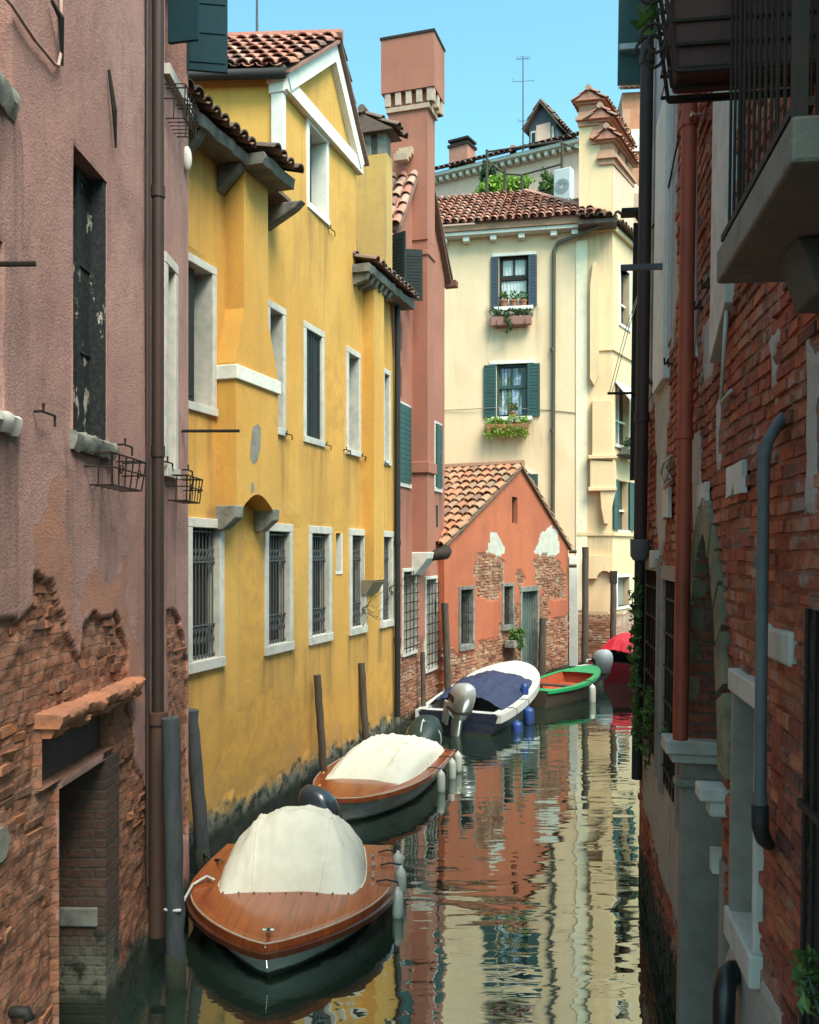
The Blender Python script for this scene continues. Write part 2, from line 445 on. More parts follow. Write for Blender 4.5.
FEND_B = simple('blue_fender_vinyl', (.018,.05,.21), .45, var=.4, sc=8, c2=(.012,.03,.10))
CANVAS = simple('cream_canvas', (.80,.735,.62), .85, var=.4, sc=3, bump=.005, c2=(.58,.52,.42))
TARP_B = simple('navy_tarp', (.022,.032,.085), .65, var=.5, sc=5, bump=.006, c2=(.012,.016,.045))
TARP_R = simple('red_tarp', (.52,.012,.03), .6, var=.3, sc=5, bump=.006, c2=(.3,.008,.02))
TARP_G = simple('dark_green_tarp', (.018,.035,.03), .5, var=.5, sc=7, bump=.006, c2=(.008,.016,.014))
GEL = simple('white_gelcoat', (.66,.66,.64), .3, var=.35, sc=4, c2=(.42,.41,.38), coat=.3)
HULL_GR = hullmat('grey_white_hull', (.60,.58,.54), .45, (.27,.25,.20), .05)
HULL_NAVY = hullmat('navy_hull', (.012,.016,.040), .35, (.03,.03,.035), .05, .2)
HULL_BR = hullmat('brown_tarred_hull', (.055,.04,.028), .6, (.025,.02,.015), .05)
HULL_RED = simple('dark_red_hull', (.17,.012,.022), .4, var=.4, sc=5)
GREENP = simple('green_boat_paint', (.018,.30,.115), .4, var=.3, sc=6, c2=(.012,.17,.07))
ORANGE = simple('orange_boat_paint', (.40,.07,.022), .7, var=.6, sc=8, c2=(.18,.045,.02))
SILVER = simple('silver_cowling', (.50,.51,.52), .28, .35, var=.3, sc=5, c2=(.3,.31,.32))
COWL_D = simple('dark_cowling', (.035,.042,.055), .3, var=.3, sc=5, coat=.4)
COWL_L = simple('light_grey_cover', (.36,.40,.45), .7, var=.4, sc=6, c2=(.22,.25,.29))
CHROME = simple('chrome', (.6,.6,.6), .15, 1.0, var=.1)
MAHO = mahogany('varnished_mahogany', (.40,.092,.026), (.25,.050,.014))
MAHO_D = mahogany('dark_mahogany', (.13,.035,.014), (.07,.018,.009))
TILE_RED = tinted('red_clay_tiles', [(.19,.10,.08),(.42,.17,.11),(.46,.21,.15),(.36,.13,.09),(.50,.29,.22),(.26,.17,.14)])
TILE_OLD = tinted('old_clay_tiles', [(.17,.10,.07),(.46,.17,.085),(.30,.18,.11),(.50,.20,.10),(.22,.15,.10),(.42,.22,.13),(.48,.14,.07)], moss=.4)
TILE_DK = tinted('sooty_clay_tiles', [(.10,.07,.06),(.20,.11,.08),(.15,.10,.08),(.26,.15,.11)], moss=.4)
LEAF = leafmat('leaf_green', [(.03,.075,.015),(.06,.13,.025),(.09,.17,.03),(.12,.2,.05)])
LEAF_L = leafmat('leaf_bright', [(.13,.25,.02),(.20,.35,.035),(.26,.42,.05)])
LEAF_D = leafmat('leaf_dark', [(.02,.045,.012),(.04,.08,.02),(.05,.1,.03)])
BLOOM_W = leafmat('white_petals', [(.7,.7,.66),(.75,.72,.6)])
BLOOM_R = leafmat('red_petals', [(.55,.03,.02),(.6,.1,.05)])
# ------------------------------------------------------------------ building helpers
def tiles(mb, O, U, V, Lu, Lv, clip=None, pitch=.21, row=.36, r=.092, seed=1, jit=1.0, under=True):
    rn = random.Random(seed); O, U, V = Vector(O), Vector(U).normalized(), Vector(V).normalized()
    N = U.cross(V)
    if N.z < 0: N = -N
    nu, nv = max(1, int(round(Lu/pitch))), max(1, int(round(Lv/row)))
    pitch, row = Lu/nu, Lv/nv
    for i in range(nu):
        for j in range(nv):
            cu, cv = (i+.5)*pitch, j*row
            if clip and not clip(cu, cv+row*.5): continue
            t = rn.random(); cu += rn.gauss(0, .008)*jit; cv += rn.gauss(0, .015)*jit; tilt = rn.gauss(0, .03)*jit; lift = rn.uniform(.015, .04)
            rows = []
            for k, (vv, rr, hh) in enumerate(((cv-.03, r*1.08, lift+.03), (cv+row*1.1, r*.82, .005))):
                rows.append([O+U*(cu+math.cos(a)*rr+tilt*vv*.0+(tilt*row if k else 0))+V*vv+N*(hh+math.sin(a)*rr*.85) for a in [PI*q/6 for q in range(7)]])
            mb.grid(rows, t)
            # front lip thickness
            lip = [p*1.0 for p in rows[0]]
            inn = [O+U*(cu+math.cos(a)*r*.9)+V*(cv-.03)+N*(lift+.03+math.sin(a)*r*.7) for a in [PI*q/6 for q in range(7)]]
            mb.grid([lip, inn], max(0, t-.15))
            if under and i < nu-1:
                c2 = (i+1)*pitch
                rows = []
                for vv, hh in ((cv-.05, .02), (cv+row*1.05, .0)):
                    rows.append([O+U*(c2+math.cos(a)*r)+V*vv+N*(hh+.06-math.sin(a)*r*.55) for a in [PI*q/4 for q in range(5)]])
                mb.grid(rows, rn.random()*.5)

def surround(root, par, u0, u1, z0, z1, w, mat, proud=.03, deep=.25, sill=True, name='frame', wb=None):
    """stone surround: outer rect u0..u1,z0..z1, band width w"""
    wb = w if wb is None else wb
    m = MB()
    m.box(u0, u0+w, -proud, deep, z0+wb, z1-w); m.box(u1-w, u1, -proud, deep, z0+wb, z1-w)
    m.box(u0, u1, -proud-.004, deep, z1-w, z1)
    o = bevel(m.build(name, mat, par), .008)
    if sill:
        s = MB(); s.box(u0-.005, u1+.005, -proud-.02, deep, z0, z0+wb)
        bevel(s.build('sill', mat, par), .008)
    return o

def pane(root, u0, u1, z0, z1, y, mat=GLASS, name='window', bars=None, barmat=None):
    m = MB(); m.box(u0, u1, y, y+.02, z0, z1)
    o = m.build(name, mat, root)
    if bars:
        b = MB(); nu, nv = bars; t = .022
        for i in range(nu+1):
            x = u0+(u1-u0)*i/nu; b.box(x-t, x+t, y-.03, y-.002, z0, z1)
        for i in range(nv+1):
            z = z0+(z1-z0)*i/nv; b.box(u0, u1, y-.027, y-.002, z-t, z+t)
        b.build('sash', barmat or WHITE, o)
    return o

def shutter(par, u0, u1, z0, z1, y0, mat, t=.04, panels=2, label=None, slats=0):
    m = MB(); m.box(u0, u1, y0, y0+t, z0, z1)
    w = .055; u0, u1 = min(u0, u1), max(u0, u1)
    # raised stiles and rails
    for a, b in ((u0, u0+w), (u1-w, u1)): m.box(a, b, y0-.012, y0, z0, z1)
    for i in range(panels+1):
        z = z0+(z1-z0-w)*i/panels; m.box(u0+w, u1-w, y0-.0118, y0, z, z+w)
    for i in range(slats):
        z = z0+(z1-z0)*(i+.5)/slats; m.box(u0+w, u1-w, y0-.009, y0, z-.012, z+.012)
    return m.build('shutter', mat, par, label=label)

def grille(par, u0, u1, z0, z1, y, nb=7, mat=None, fancy=True, rows=3):
    m = MB(); r = .009
    for i in range(nb):
        u = u0+(u1-u0)*(i+.5)/nb; m.tube([(u, y, z0), (u, y, z1)], r, 5)
    hs = [z0+.05, z0+.42*1, z1-.42, z1-.05] if fancy else [z0+(z1-z0)*(k+.5)/rows for k in range(rows)]
    for z in hs: m.box(u0, u1, y-.014, y+.014, z-.010, z+.010)
    if fancy:
        for za, zb in ((z0+.2, z0+.40), (z1-.40, z1-.26)):
            for i in range(nb):
                u = u0+(u1-u0)*(i+.5)/nb; d = (u1-u0)/nb*.5
                m.tube([(u-d, y, za), (u+d, y, zb)], .007, 4); m.tube([(u+d, y, za), (u-d, y, zb)], .007, 4)
    return m.build('grille', mat or IRON_G, par)

def hook(root, u, z, y0=0.0, L=.22):
    m = MB(); m.tube([(u-.05, -.05, z), (u+L-.05, -.05, z), (u+L-.05, -.05, z-.07)], .009, 5); m.tube([(u-.03, .0, z), (u-.03, -.06, z), (u-.03, -.06, z+.05)], .01, 5)
    return m.build('shutter_catch', IRON, root)

def pipe(root, path, r, mat, collars=(), name='drainpipe', n=12, rc=1.18, hc=.05):
    m = MB(); m.tube(path, r, n)
    for c in collars: m.tube([Vector(c)-Vector((0, 0, hc)), Vector(c)+Vector((0, 0, hc))], r*rc, n)
    return m.build(name, mat, root, smooth=True, sharp=50)

def body(root, u0, u1, y0, y1, z0, z1, mat, name='wall'):
    m = MB(); m.box(u0, u1, y0, y1, z0, z1); return m.build(name, mat, root)

# ------------------------------------------------------------------ LEFT: pink house
BRL = brickmat('eroded_brick', [(.12,.06,.045),(.30,.11,.06),(.21,.085,.052),(.35,.145,.08),(.17,.09,.06),(.42,.14,.06)], (.36,.17,.10), .65)
PL = plaster('pink_plaster', (.43,.235,.205), (.37,.188,.160), (.20,.11,.095),
             brick=((.35,.13,.07),(.20,.085,.052),(.25,.12,.075)), worn=((.43,.19,.125),(.38,.18,.135)), grain=.008, damp=.7, dampcol=(.24,.11,.07), algae=.4, streak=.5, pale=.75, mottle=1.4, coarse=55, wob=.05, lime=(.30,.16,.105), jd=.012)
FL = Frame(-2.445, 2.0, .0224, 1)
pink = thing('pink_house', 'rough pink plaster house with crumbling brick base and narrow water door', 'house', FL.M)
def Lp(pts): return [FL.pix(*p) for p in pts]
peelL = [Lp([(-60,622),(0,622),(34,614),(40,572),(58,580),(61,610),(72,640),(80,655),(84,622),(96,612),(104,622),(116,612),(126,640),(130,690),(128,700),(60,745),(57,1040),(-60,1040)]),
         Lp([(104,760),(118,690),(130,690),(136,760),(150,805),(150,940),(140,990),(100,1040)]),
         Lp([(167,612),(178,612),(188,660),(188,835),(176,850),(166,800)])]
wornL = [Lp([(35,520),(62,480),(70,560),(84,640),(60,650),(40,560)]), Lp([(84,590),(128,560),(140,700),(110,790),(90,640)])]
doorL = (FL.u(59), FL.u(106)); dz1 = FL.z(80, 776); lz0 = FL.z(80, 708)
dhole = [(doorL[0], -.3), (doorL[1], -.3), (doorL[1], dz1), (doorL[0], dz1)]
lhole = [(FL.u(42), dz1+.06), (FL.u(114), dz1+.06), (FL.u(114), lz0-.02), (FL.u(42), lz0-.02)]
wu0, wu1, wz0, wz1 = FL.u(73), FL.u(107), FL.z(90, 437), FL.z(90, 163)
w2 = (FL.u(-38), FL.u(3), FL.z(0, 412), FL.z(0, 240)); w3 = (FL.u(-40), FL.u(12.5), FL.z(4, 85), 9.4)
w4 = (FL.u(164), FL.u(174), FL.z(170, 468), FL.z(170, 268)); w5 = (FL.u(165), FL.u(186), FL.z(175, 84), 9.6)
def fieldL(u, z):
    j = nz(u*3, z*3, 1)*.07; k = nz(u*3+9, z*3, 2)*.07
    p = any(inpoly(u+j, z+k, q) for q in peelL); w = any(inpoly(u+j*2, z+k*2, q) for q in wornL)
    o = nz(u*.9, z*.7, 5)*.02
    if p: o += -.034+nz(u*3, z*3, 3, 4)*.018+nz(u*11, z*11, 6, 4)*.018
    else: o += nz(u*4, z*3, 8)*.006
    return (1.0 if p else 0.0), (1.0 if w else 0.0), o
LH = [dhole, lhole]+[rect(a, b, c, d) for a, b, c, d in ((wu0, wu1, wz0, wz1), w2, w3, w4, w5)]
pw_ = wall(pink, PL, rect(.2, 7.43, -.6, 9.9), [dhole, lhole]+[rect(a, b, c, d) for a, b, c, d in ((wu0, wu1, wz0, wz1), w2, w3, w4, w5)], (.1, .1), fieldL, .28, 4.0,
     fine=(lambda k: .1 if k < 3.0 else .026, lambda k: .026 if k < 4.3 else .1), rpeel=[1, 1, 0, 0, 0, 0, 0], drips=[(wu0, wu1, wz0-.1), (w4[0], w4[1], w4[2]-.1), (w2[0], w2[1]+.1, w2[2]-.1), (w5[0], w5[1], w5[2]-.1), (w3[0], w3[1], w3[2]-.15)], smooth=True)
add_bricks(pw_, BRL, lambda u, z: fieldL(u, z)[0] > .5 and z > .0 and nz(u*1.6, z*1.6, 21, 4) > .16, lambda u, z: fieldL(u, z)[2], 2.4, 7.43, 0, 4.4, proud=.008, jit=.008, miss=.12, seed=4, holes=[rect(h[0][0], h[1][0], h[0][1], h[2][1]) for h in LH[:2]], tilt=.05)
m = MB(); m.box(.1, 7.5, -.15, 4.1, 9.9, 10.02); m.build('roof', TILE_DK, pink)
# door recess, lintel, ledge
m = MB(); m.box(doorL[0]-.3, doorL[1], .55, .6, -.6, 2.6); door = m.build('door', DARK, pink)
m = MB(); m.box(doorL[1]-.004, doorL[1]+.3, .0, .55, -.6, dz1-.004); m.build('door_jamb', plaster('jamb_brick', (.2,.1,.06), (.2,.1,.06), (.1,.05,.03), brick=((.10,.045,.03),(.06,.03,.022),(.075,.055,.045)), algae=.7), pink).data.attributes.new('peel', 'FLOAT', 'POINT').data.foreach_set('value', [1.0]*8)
m = MB(); m.box(doorL[1]-.03, doorL[1]+.1, .06, .36, FL.z(85, 950), FL.z(85, 930)); bevel(m.build('jamb_stone', STN_D, pink), .012)
m = MB(); m.box(FL.u(43), FL.u(113), .10, .4, dz1+.062, lz0-.022); m.box(doorL[0]-.05, doorL[1]+.08, .02, .4, dz1+.002, dz1+.058); bevel(m.build('lintel', simple('old_lintel', (.075,.055,.048), .9, var=.7, sc=6, bump=.01), pink), .01)
def rough_slab(u0, u1, z0, z1, y0, y1, n, seed, mat, par, name, dz=0.0):
    mb = MB(); rows = []
    for i in range(n+1):
        u = u0+(u1-u0)*i/n; a = nz(u*4, seed)*.03; b = nz(u*11, seed+3)*.022; q = nz(u*9, seed+7)*.03
        zz = dz*i/n
        rows.append([(u, y1, z1+zz+b), (u, (y0+y1)/2, z1+zz+b*.5), (u, y0+a+q+.02, z1+zz+b), (u, y0+a, z1+zz-.02+q*.4), (u, y0+a+q, (z0+z1)/2+zz), (u, y0+a*1.5+.025, z0+zz+b), (u, y1, z0+zz)])
    mb.grid(rows); mb.poly(list(reversed(rows[0]))); mb.poly(rows[-1])
    return mb.build(name, mat, par, smooth=True, sharp=35)
LEDGE = simple('broken_brick_ledge', (.52,.19,.09), .9, var=.75, sc=9, bump=.015, c2=(.22,.10,.065))
rough_slab(FL.u(40), FL.u(131), lz0-.02, lz0+.07, -.14, .12, 60, 2, LEDGE, pink, 'ledge')
rough_slab(FL.u(42), FL.u(131), lz0-.09, lz0-.026, -.09, .12, 60, 5, LEDGE, pink, 'ledge')
# windows
def Lwin(r, sh=True):
    u0, u1, z0, z1 = r
    w = pane(pink, u0, u1, z0, z1, .26, DARK)
    return w
CHIP = (lambda: None)
def chipped():
    g = G('chipped_black_paint'); co = g.co()
    n = g.noise(g.vmul(co, (7, 7, 3)), 1.0, 6.0, .7); n2 = g.noise(co, 30, 3)
    k = g.step(n, .59, .63)
    col = g.mix(g.step(n2, .4, .7), (.016,.019,.021), (.035,.035,.035)); col = g.mix(k, col, (.38,.35,.30))
    return g.done(col, .8, g.bump(g.math('MULTIPLY', g.math('SUBTRACT', n2, k), .003)), 0, .2)
CHIPM = chipped()
win = Lwin((wu0, wu1, wz0, wz1))
shutter(win, wu0, (wu0+wu1)/2-.01, wz0, wz1-.02, .15, CHIPM, panels=3, label='flaking black shutter leaf with pale chips')
shutter(win, (wu0+wu1)/2+.01, wu1, wz0, wz1-.02, .12, CHIPM, panels=3)
rough_slab(wu0-.04, wu1+.06, wz0-.13, wz0, -.06, .2, 20, 9, STN_D, win, 'sill')
q = MB(); q.box(wu1-.05, wu1, .01, .2, wz0, wz1); q.box(wu0, wu0+.03, .01, .2, wz0, wz1); q.build('frame', CHIPM, win)
win = Lwin(w2); shutter(win, w2[0], w2[1], w2[2], w2[3], .06, CHIPM); rough_slab(w2[0]-.1, w2[1]+.13, w2[2]-.12, w2[2], -.06, .2, 20, 4, STN, win, 'sill')
win = Lwin(w3); rough_slab(w3[0]-.1, w3[1]+.0, w3[2]-.17, w3[2], -.06, .2, 20, 14, STN_D, win, 'sill')
win = Lwin(w4); surround(pink, win, w4[0]-.05, w4[1]+.05, w4[2]-.1, w4[3]+.08, .1, STN, deep=.24)
win = Lwin(w5); m = MB(); m.box(w5[0]-.05, w5[1]+.04, -.06, .2, w5[2]-.1, w5[2]); m.build('sill', STN, win)
# open shutters of the top window stand out over the canal
ms = Matrix.Translation((w5[1]-.02, -.02, 0)) @ Matrix.Rotation(math.radians(-80), 4, 'Z')
m = MB(); zb = FL.z(190, 78); m.box(0, .40, 0, .04, zb, 9.6, M=ms)
for k in range(6): m.box(.02, .38, -.008, -.0005, zb+.08+k*.3, zb+.30+k*.3, M=ms)
m.build('shutter', simple('teal_shutter_paint', (.005,.032,.045), .75, spec=.2, var=.4, sc=10, c2=(.003,.018,.026)), win, label='dark teal plank shutter leaf standing open over the canal')
ms = Matrix.Translation((w5[0]+.02, -.02, 0)) @ Matrix.Rotation(math.radians(-100), 4, 'Z')
m = MB(); m.box(0, .3, 0, .04, zb-.12, 9.6, M=ms)
m.build('shutter', bpy.data.materials['teal_shutter_paint'], win)
# drainpipe, foot casing
pu = FL.u(158, .09)
pipe(pink, [(pu, -.09, .55), (pu, -.09, 9.8)], .052, PIPE_BR, [(pu, -.09, FL.z(158, 205)), (pu, -.09, FL.z(158, 455))])
pipe(pink, [(pu-.01, -.09, .33), (pu-.01, -.09, FL.z(158, 706))], .075, simple('rusty_casing', (.06,.035,.028), .7, var=.9, sc=4, c2=(.10,.035,.02), stretch=(1,1,.5)), [(pu-.01, -.09, FL.z(158, 712))], 'pipe_casing')
m = MB(); m.tube([(FL.u(147.5, .03), -.03, .8), (FL.u(147.5, .03), -.03, 9.8)], .018, 6); m.build('conduit', PIPE_BR, pink)
# ironwork
m = MB(); u, z = FL.pix(107, 100)
m.tube([FL.pix(105, 70)[0:1]+(-.03,)+FL.pix(105, 70)[1:], FL.pix(108, 110)[0:1]+(-.05,)+FL.pix(108, 110)[1:], FL.pix(112, 148)[0:1]+(-.03,)+FL.pix(112, 148)[1:]], [.012, .02, .008], 6); m.build('wall_anchor', IRON, pink)
m = MB()
m.tube([FL.pix(47, 0)[0:1]+(-.03,)+FL.pix(47, 0)[1:], FL.pix(52, 18)[0:1]+(-.06,)+FL.pix(52, 18)[1:], FL.pix(58, 66)[0:1]+(-.03,)+FL.pix(58, 66)[1:]], [.012, .022, .008], 6); m.build('wall_anchor', IRON, pink)
def Lpt(px, py, off=.03):
    u, z = FL.pix(px, py); return (u, -off, z)
m = MB(); m.tube([Lpt(x, y) for x, y in ((-10,-12),(6,4),(18,22),(30,40),(42,54),(50,64),(54,66),(57,50),(56.5,20),(57,-20))], .012, 6); m.build('cable', simple('painted_cable', (.42,.27,.23), .8), pink, smooth=True)
def spike(root, fr, px, py, L, r=.014, mat=IRON, name='iron_bar', back=.1, flat=False):
    u, z = fr.pix(px, py); m = MB()
    if flat: m.box(u-.006, u+.006, -L, back, z-.02, z+.02)
    else: m.tube([(u, back, z), (u, -L, z)], r, 6)
    return m.build(name, mat, root)
ub, zb_ = FL.pix(-12, 264); m = MB(); m.tube([(ub, .05, zb_), (ub, -.27, zb_)], .016, 6); m.build('iron_bar', IRON, pink)
ub, zb_ = FL.pix(182, 431); m = MB(); m.tube([(ub, .05, zb_), (ub, -.58, zb_)], .016, 6); m.build('iron_bar', IRON, pink)
for px, py in ((36, 412), (119, 445), (162, 462), (183, 470)): hook(pink, *FL.pix(px, py))
def iron_basket(px0, px1, pyt, pyb, label, frame=FL, out=.2):
    u0, zt = frame.pix(px0, pyt); u1 = frame.u(px1); zb = frame.z(px0, pyb)
    t = thing('flower_basket_holder', label, 'basket holder', frame.M @ Matrix.Translation(((u0+u1)/2, -out/2, zb)), 'wrought iron flower holders on the pink house')
    w, h, d = (u1-u0)/2, zt-zb, out/2
    m = MB()
    for z in (0, h*.55, h):
        s = .8 if z == 0 else 1
        m.tube([(-w*s, d, z), (-w*s, -d*s, z), (w*s, -d*s, z), (w*s, d, z)], .007, 5)
    for k in range(6):
        x = -w+2*w*k/5; m.tube([(x*.8, d, 0), (x*.8, -d*.8, 0), (x, -d, h)], .006, 4)
    for x in (-w*.95, w*.95):
        for k in range(2): m.tube([(x*.9, -d*.8+k*d, 0), (x, -d+k*d, h)], .006, 4)
    # scrolls
    for x in (-w*.5, w*.5):
        m.tube([(x+math.cos(a)*h*.22*(1-a/9), -d-.004, h*.5+math.sin(a)*h*.22*(1-a/9)) for a in [q*.6 for q in range(12)]], .005, 4)
    m.build('scroll_basket', IRON, t)
    b = MB(); b.tube([(-w*.7, d+.12, h), (-w*.7, -d, h)], .008, 4); b.tube([(w*.7, d+.12, h), (w*.7, -d, h)], .008, 4); b.build('bracket', IRON, t)
    return t
iron_basket(84, 122, 452, 484, 'empty scrolled iron flower holder under the flaking black shutters')
iron_basket(166, 183, 475, 500, 'empty iron flower holder beside the brown drainpipe, level with the white window sill')
iron_basket(164, 178, 84, 116, 'small iron flower holder under the teal plank shutters, highest on the pink house')
m = MB(); u, z = FL.pix(18, 1012); m.tube([(u, .1, z), (u, -.05, z), (u, -.07, z-.05)], .035, 10); m.build('waste_pipe', PIPE_DK, pink, smooth=True)
m = MB(); u, z = FL.pix(2, 845); m.tube([(u, .1, z), (u, .0, z)], .10, 14); m.build('round_vent', CONC, pink, smooth=True, sharp=40)
m = MB(); u, z = FL.pix(185, 159); m.ellipsoid((u, -.02, z), (.05, .05, .13)); m.build('wall_light', WHITE, pink, smooth=True)

# ------------------------------------------------------------------ yellow house
YK = .315
PY = plaster('yellow_plaster', (.62,.335,.075), (.56,.28,.05), (.40,.215,.065), worn=((.60,.305,.055),(.50,.25,.055)), grain=.002, damp=1.1, dampcol=(.40,.225,.075), algae=.55, streak=.62, mottle=1.1, coarse=45)
YX0, YY0 = -.27-.315*(18.1-9.45), 9.45
FY = Frame(YX0, YY0, YK, 1)
yel = thing('yellow_house', 'ochre yellow canal house with white stone windows and gabled attic', 'house', FY.M)
Y_END = FY.u(399)
ez = 8.62                                   # eave of the low roof
at0, at1 = FY.u(284), FY.u(356)             # gabled attic
az = FY.z(290, 78); apk = FY.z(330, 44)
gw = [(FY.u(186), FY.u(223), 2.28, 4.12), (FY.u(264), FY.u(292), 2.28, 4.12), (FY.u(308), FY.u(331), 2.28, 4.12), (FY.u(349), FY.u(365.5), 2.28, 4.12), (FY.u(380), FY.u(393), 2.28, 4.12)]
uw = [(FY.u(180), FY.u(215.5), 5.38, 7.22), (FY.u(266), FY.u(285), 5.38, 7.22), (FY.u(303), FY.u(323.5), 5.38, 7.22), (FY.u(346), FY.u(360), 5.38, 7.22), (FY.u(382), FY.u(390), 5.38, 7.22)]
dw = (FY.u(306), FY.u(328), FY.z(317, 217), FY.z(317, 127))
slit = (FY.u(336), FY.u(342), FY.z(339, 571), FY.z(339, 533))
def inset(r, k): return rect(r[0]+k, r[1]-k, r[2]+k, r[3]-k)
holes = [inset(r, .04) for r in gw+uw+[dw]]+[rect(*slit)]
outl = [(0, -.5), (Y_END, -.5), (Y_END, ez), (at1, ez), (at1, az), (FY.u(330), apk), (at0, az), (at0, ez), (0, ez)]
def Yp(pts): return [FY.pix(*p) for p in pts]
wornY = [Yp([(215,770),(232,720),(262,690),(275,700),(300,705),(325,690),(345,720),(330,770),(300,800),(190,880),(190,820)]),
         Yp([(325,752),(360,735),(397,704),(400,740),(330,790)]), Yp([(360,680),(385,660),(395,690),(380,715),(362,720)]), Yp([(224,500),(300,515),(300,530),(224,530)]), Yp([(325,360),(345,352),(343,440),(328,452)]), Yp([(240,545),(262,540),(262,660),(244,690)]), Yp([(366,470),(380,470),(380,520),(366,525)])]
ub0_, ub1_ = FY.u(236, .27), FY.u(278, .27)
def fieldY(u, z):
    j = nz(u*1.3, z*1.3, 1)*.15
    w = any(inpoly(u+j, z+j, q) for q in wornY)
    o = nz(u*.5, z*.4, 5)*.03+nz(u*2, z*1.6, 8)*.006
    b = z < .5+nz(u*2, 0, 4)*.15
    if b: o += .02+nz(u*5, z*6, 3, 4)*.03
    return 0.0, (1.0 if w else 0.0), o
wall(yel, PY, outl, holes, (.13, .13), fieldY, .28, 4.5, sides=False, back=False, drips=[(r[0], r[1], r[2]) for r in gw+uw+[dw]]+[(0, FY.u(262), ez-.1), (FY.u(352), Y_END, ez-.1), (ub0_-.1, ub1_, 4.2)])
body(yel, .01, Y_END-.01, .5, 5.0, -.5, ez-.02, PY)
# windows
for r in gw:
    w = pane(yel, r[0]+.1, r[1]-.1, r[2]+.1, r[3]-.1, .15, DARK)
    surround(yel, w, *r, .115, STN, .025, .16, wb=.13)
    grille(w, r[0]+.11, r[1]-.11, r[2]+.12, r[3]-.11, .06, 8)
for i, r in enumerate(uw):
    w = pane(yel, r[0]+.08, r[1]-.08, r[2]+.08, r[3]-.08, .30, GLASS)
    surround(yel, w, *r, .10, STN, .022, .29)
    if i == 2:
        h = (r[0]+r[1])/2
        shutter(w, r[0]+.105, h-.01, r[2]+.08, r[3]-.1, .03, SH_DARK, panels=1); shutter(w, h+.01, r[1]-.105, r[2]+.08, r[3]-.1, .03, SH_DARK, panels=1)
    elif i == 0:
        ms = Matrix.Translation((r[0]+.12, .0, 0)); q = MB(); q.box(r[0]+.11, r[0]+.48, .10, .15, r[2]+.1, r[3]-.1); q.box(r[0]+.16, r[0]+.43, .09, .0995, r[2]+.2, r[3]-.2); q.build('shutter', SH_DARK, w)
w = pane(yel, dw[0]+.08, dw[1]-.08, dw[2]+.08, dw[3]-.08, .30, GLASS, bars=(2, 3), barmat=SH_DARK)
surround(yel, w, *dw, .10, WHITE, .022, .29)
shutter(w, dw[0]+.11, dw[0]+.45, dw[2]+.11, dw[3]-.11, .12, SH_DARK)
m = MB(); m.box(slit[0], slit[1], .1, .14, slit[2], slit[3]); m.build('vent_slit', DARK, yel)
m = MB(); m.box(slit[1]-.05, slit[1]+.0, -.01, .1, slit[2]-.03, slit[3]); m.box(slit[0]-.02, slit[1], -.012, .1, slit[2]-.05, slit[2]); m.build('slit_sill', WHITE, yel)
for px, py in ((284, 434), (324, 445), (344, 450), (360, 456), (383, 463), (328, 229)): hook(yel, *FY.pix(px, py))
# first flue breast with corbels, band and shoulders
pb = .27
A = lambda px, py: FY.pix(px, py, pb)
ub0, ub1 = A(236, 450)[0], A(278, 450)[0]
zt, zs1, zs0, zbnd, zcor = ez-.05, A(244, 308)[1], A(237, 362)[1], A(237, 372)[1], A(240, 508)[1]
un0, un1 = A(244, 250)[0], A(268, 250)[0]
fl = MB()
# arch cut in the bottom edge
c0, c1 = ub0+.16, ub1-.14
arch = [(c0+(c1-c0)*k/8, zcor+math.sin(PI*k/8)*.20) for k in range(9)]
fl.uzprism([(ub0, zcor)]+arch+[(ub1, zcor), (ub1, zs0), (un1, zs1), (un1, zt), (un0, zt), (un0, zs1), (ub0, zs0)], -pb, .05)
bo = fl.build('flue', PY, yel)
bd = MB(); bd.box(ub0-.03, ub1+.03, -pb-.035, .02, zbnd-.09, zbnd+.09); bevel(bd.build('flue_band', WHITE, yel), .012)
for a, b in ((ub0-.02, ub0+.17), (ub1-.15, ub1+.02)):
    q = MB(); q.prism([Vector((a, -pb-.02, zcor+.03)), Vector((a, .03, zcor+.03)), Vector((a, .03, zcor-.28)), Vector((a, -.10, zcor-.27)), Vector((a, -pb-.01, zcor-.12))], (0, 0, 0), (b-a, 0, 0))
    bevel(q.build('corbel', STN_D, yel), .015)
pch = MB(); u0, z0 = A(250, 450)
pch.poly([(u0+dx, -pb-.003, z0+dz) for dx, dz in ((0,-.1),(.1,-.18),(.2,-.12),(.28,.05),(.3,.32),(.2,.36),(.08,.3),(.02,.1))]); pch.poly([(u0+dx, -pb-.003, z0+dz) for dx, dz in ((.02,-.55),(.12,-.5),(.1,-.4),(.03,-.42))])
pch.build('bare_patch', CONC, yel)
# second flue and its chimney above the eave
v0, v1 = FY.u(374, .2), FY.u(384, .2); zb2 = FY.z(374, 588, .2)
fl = MB(); fl.box(v0, v1, -.2, .05, zb2+.1, ez+.1); fl.build('flue', PY, yel)
q = MB(); q.prism([Vector((v0-.03, -.22, zb2+.14)), Vector((v0-.03, .02, zb2+.14)), Vector((v0-.03, .02, zb2-.12)), Vector((v0-.03, -.06, zb2-.12))], (0, 0, 0), (v1-v0+.06, 0, 0)); q.build('corbel', simple('cement_hood', (.22,.17,.11), .9), yel)
cz0, cz1 = ez-.1, FY.z(372, 143, 0)
ch = MB(); cu0, cu1 = FY.u(386.5, .12), FY.u(386.5, .12)+.34
ch.box(cu0, cu1, -.12, .78, cz0, cz1); chim = ch.build('chimney', plaster('worn_yellow_plaster', (.62,.38,.10), (.52,.31,.10), (.34,.24,.12), grain=.004, damp=.01, algae=.01, streak=.6, mottle=1.4), yel)
q = MB()
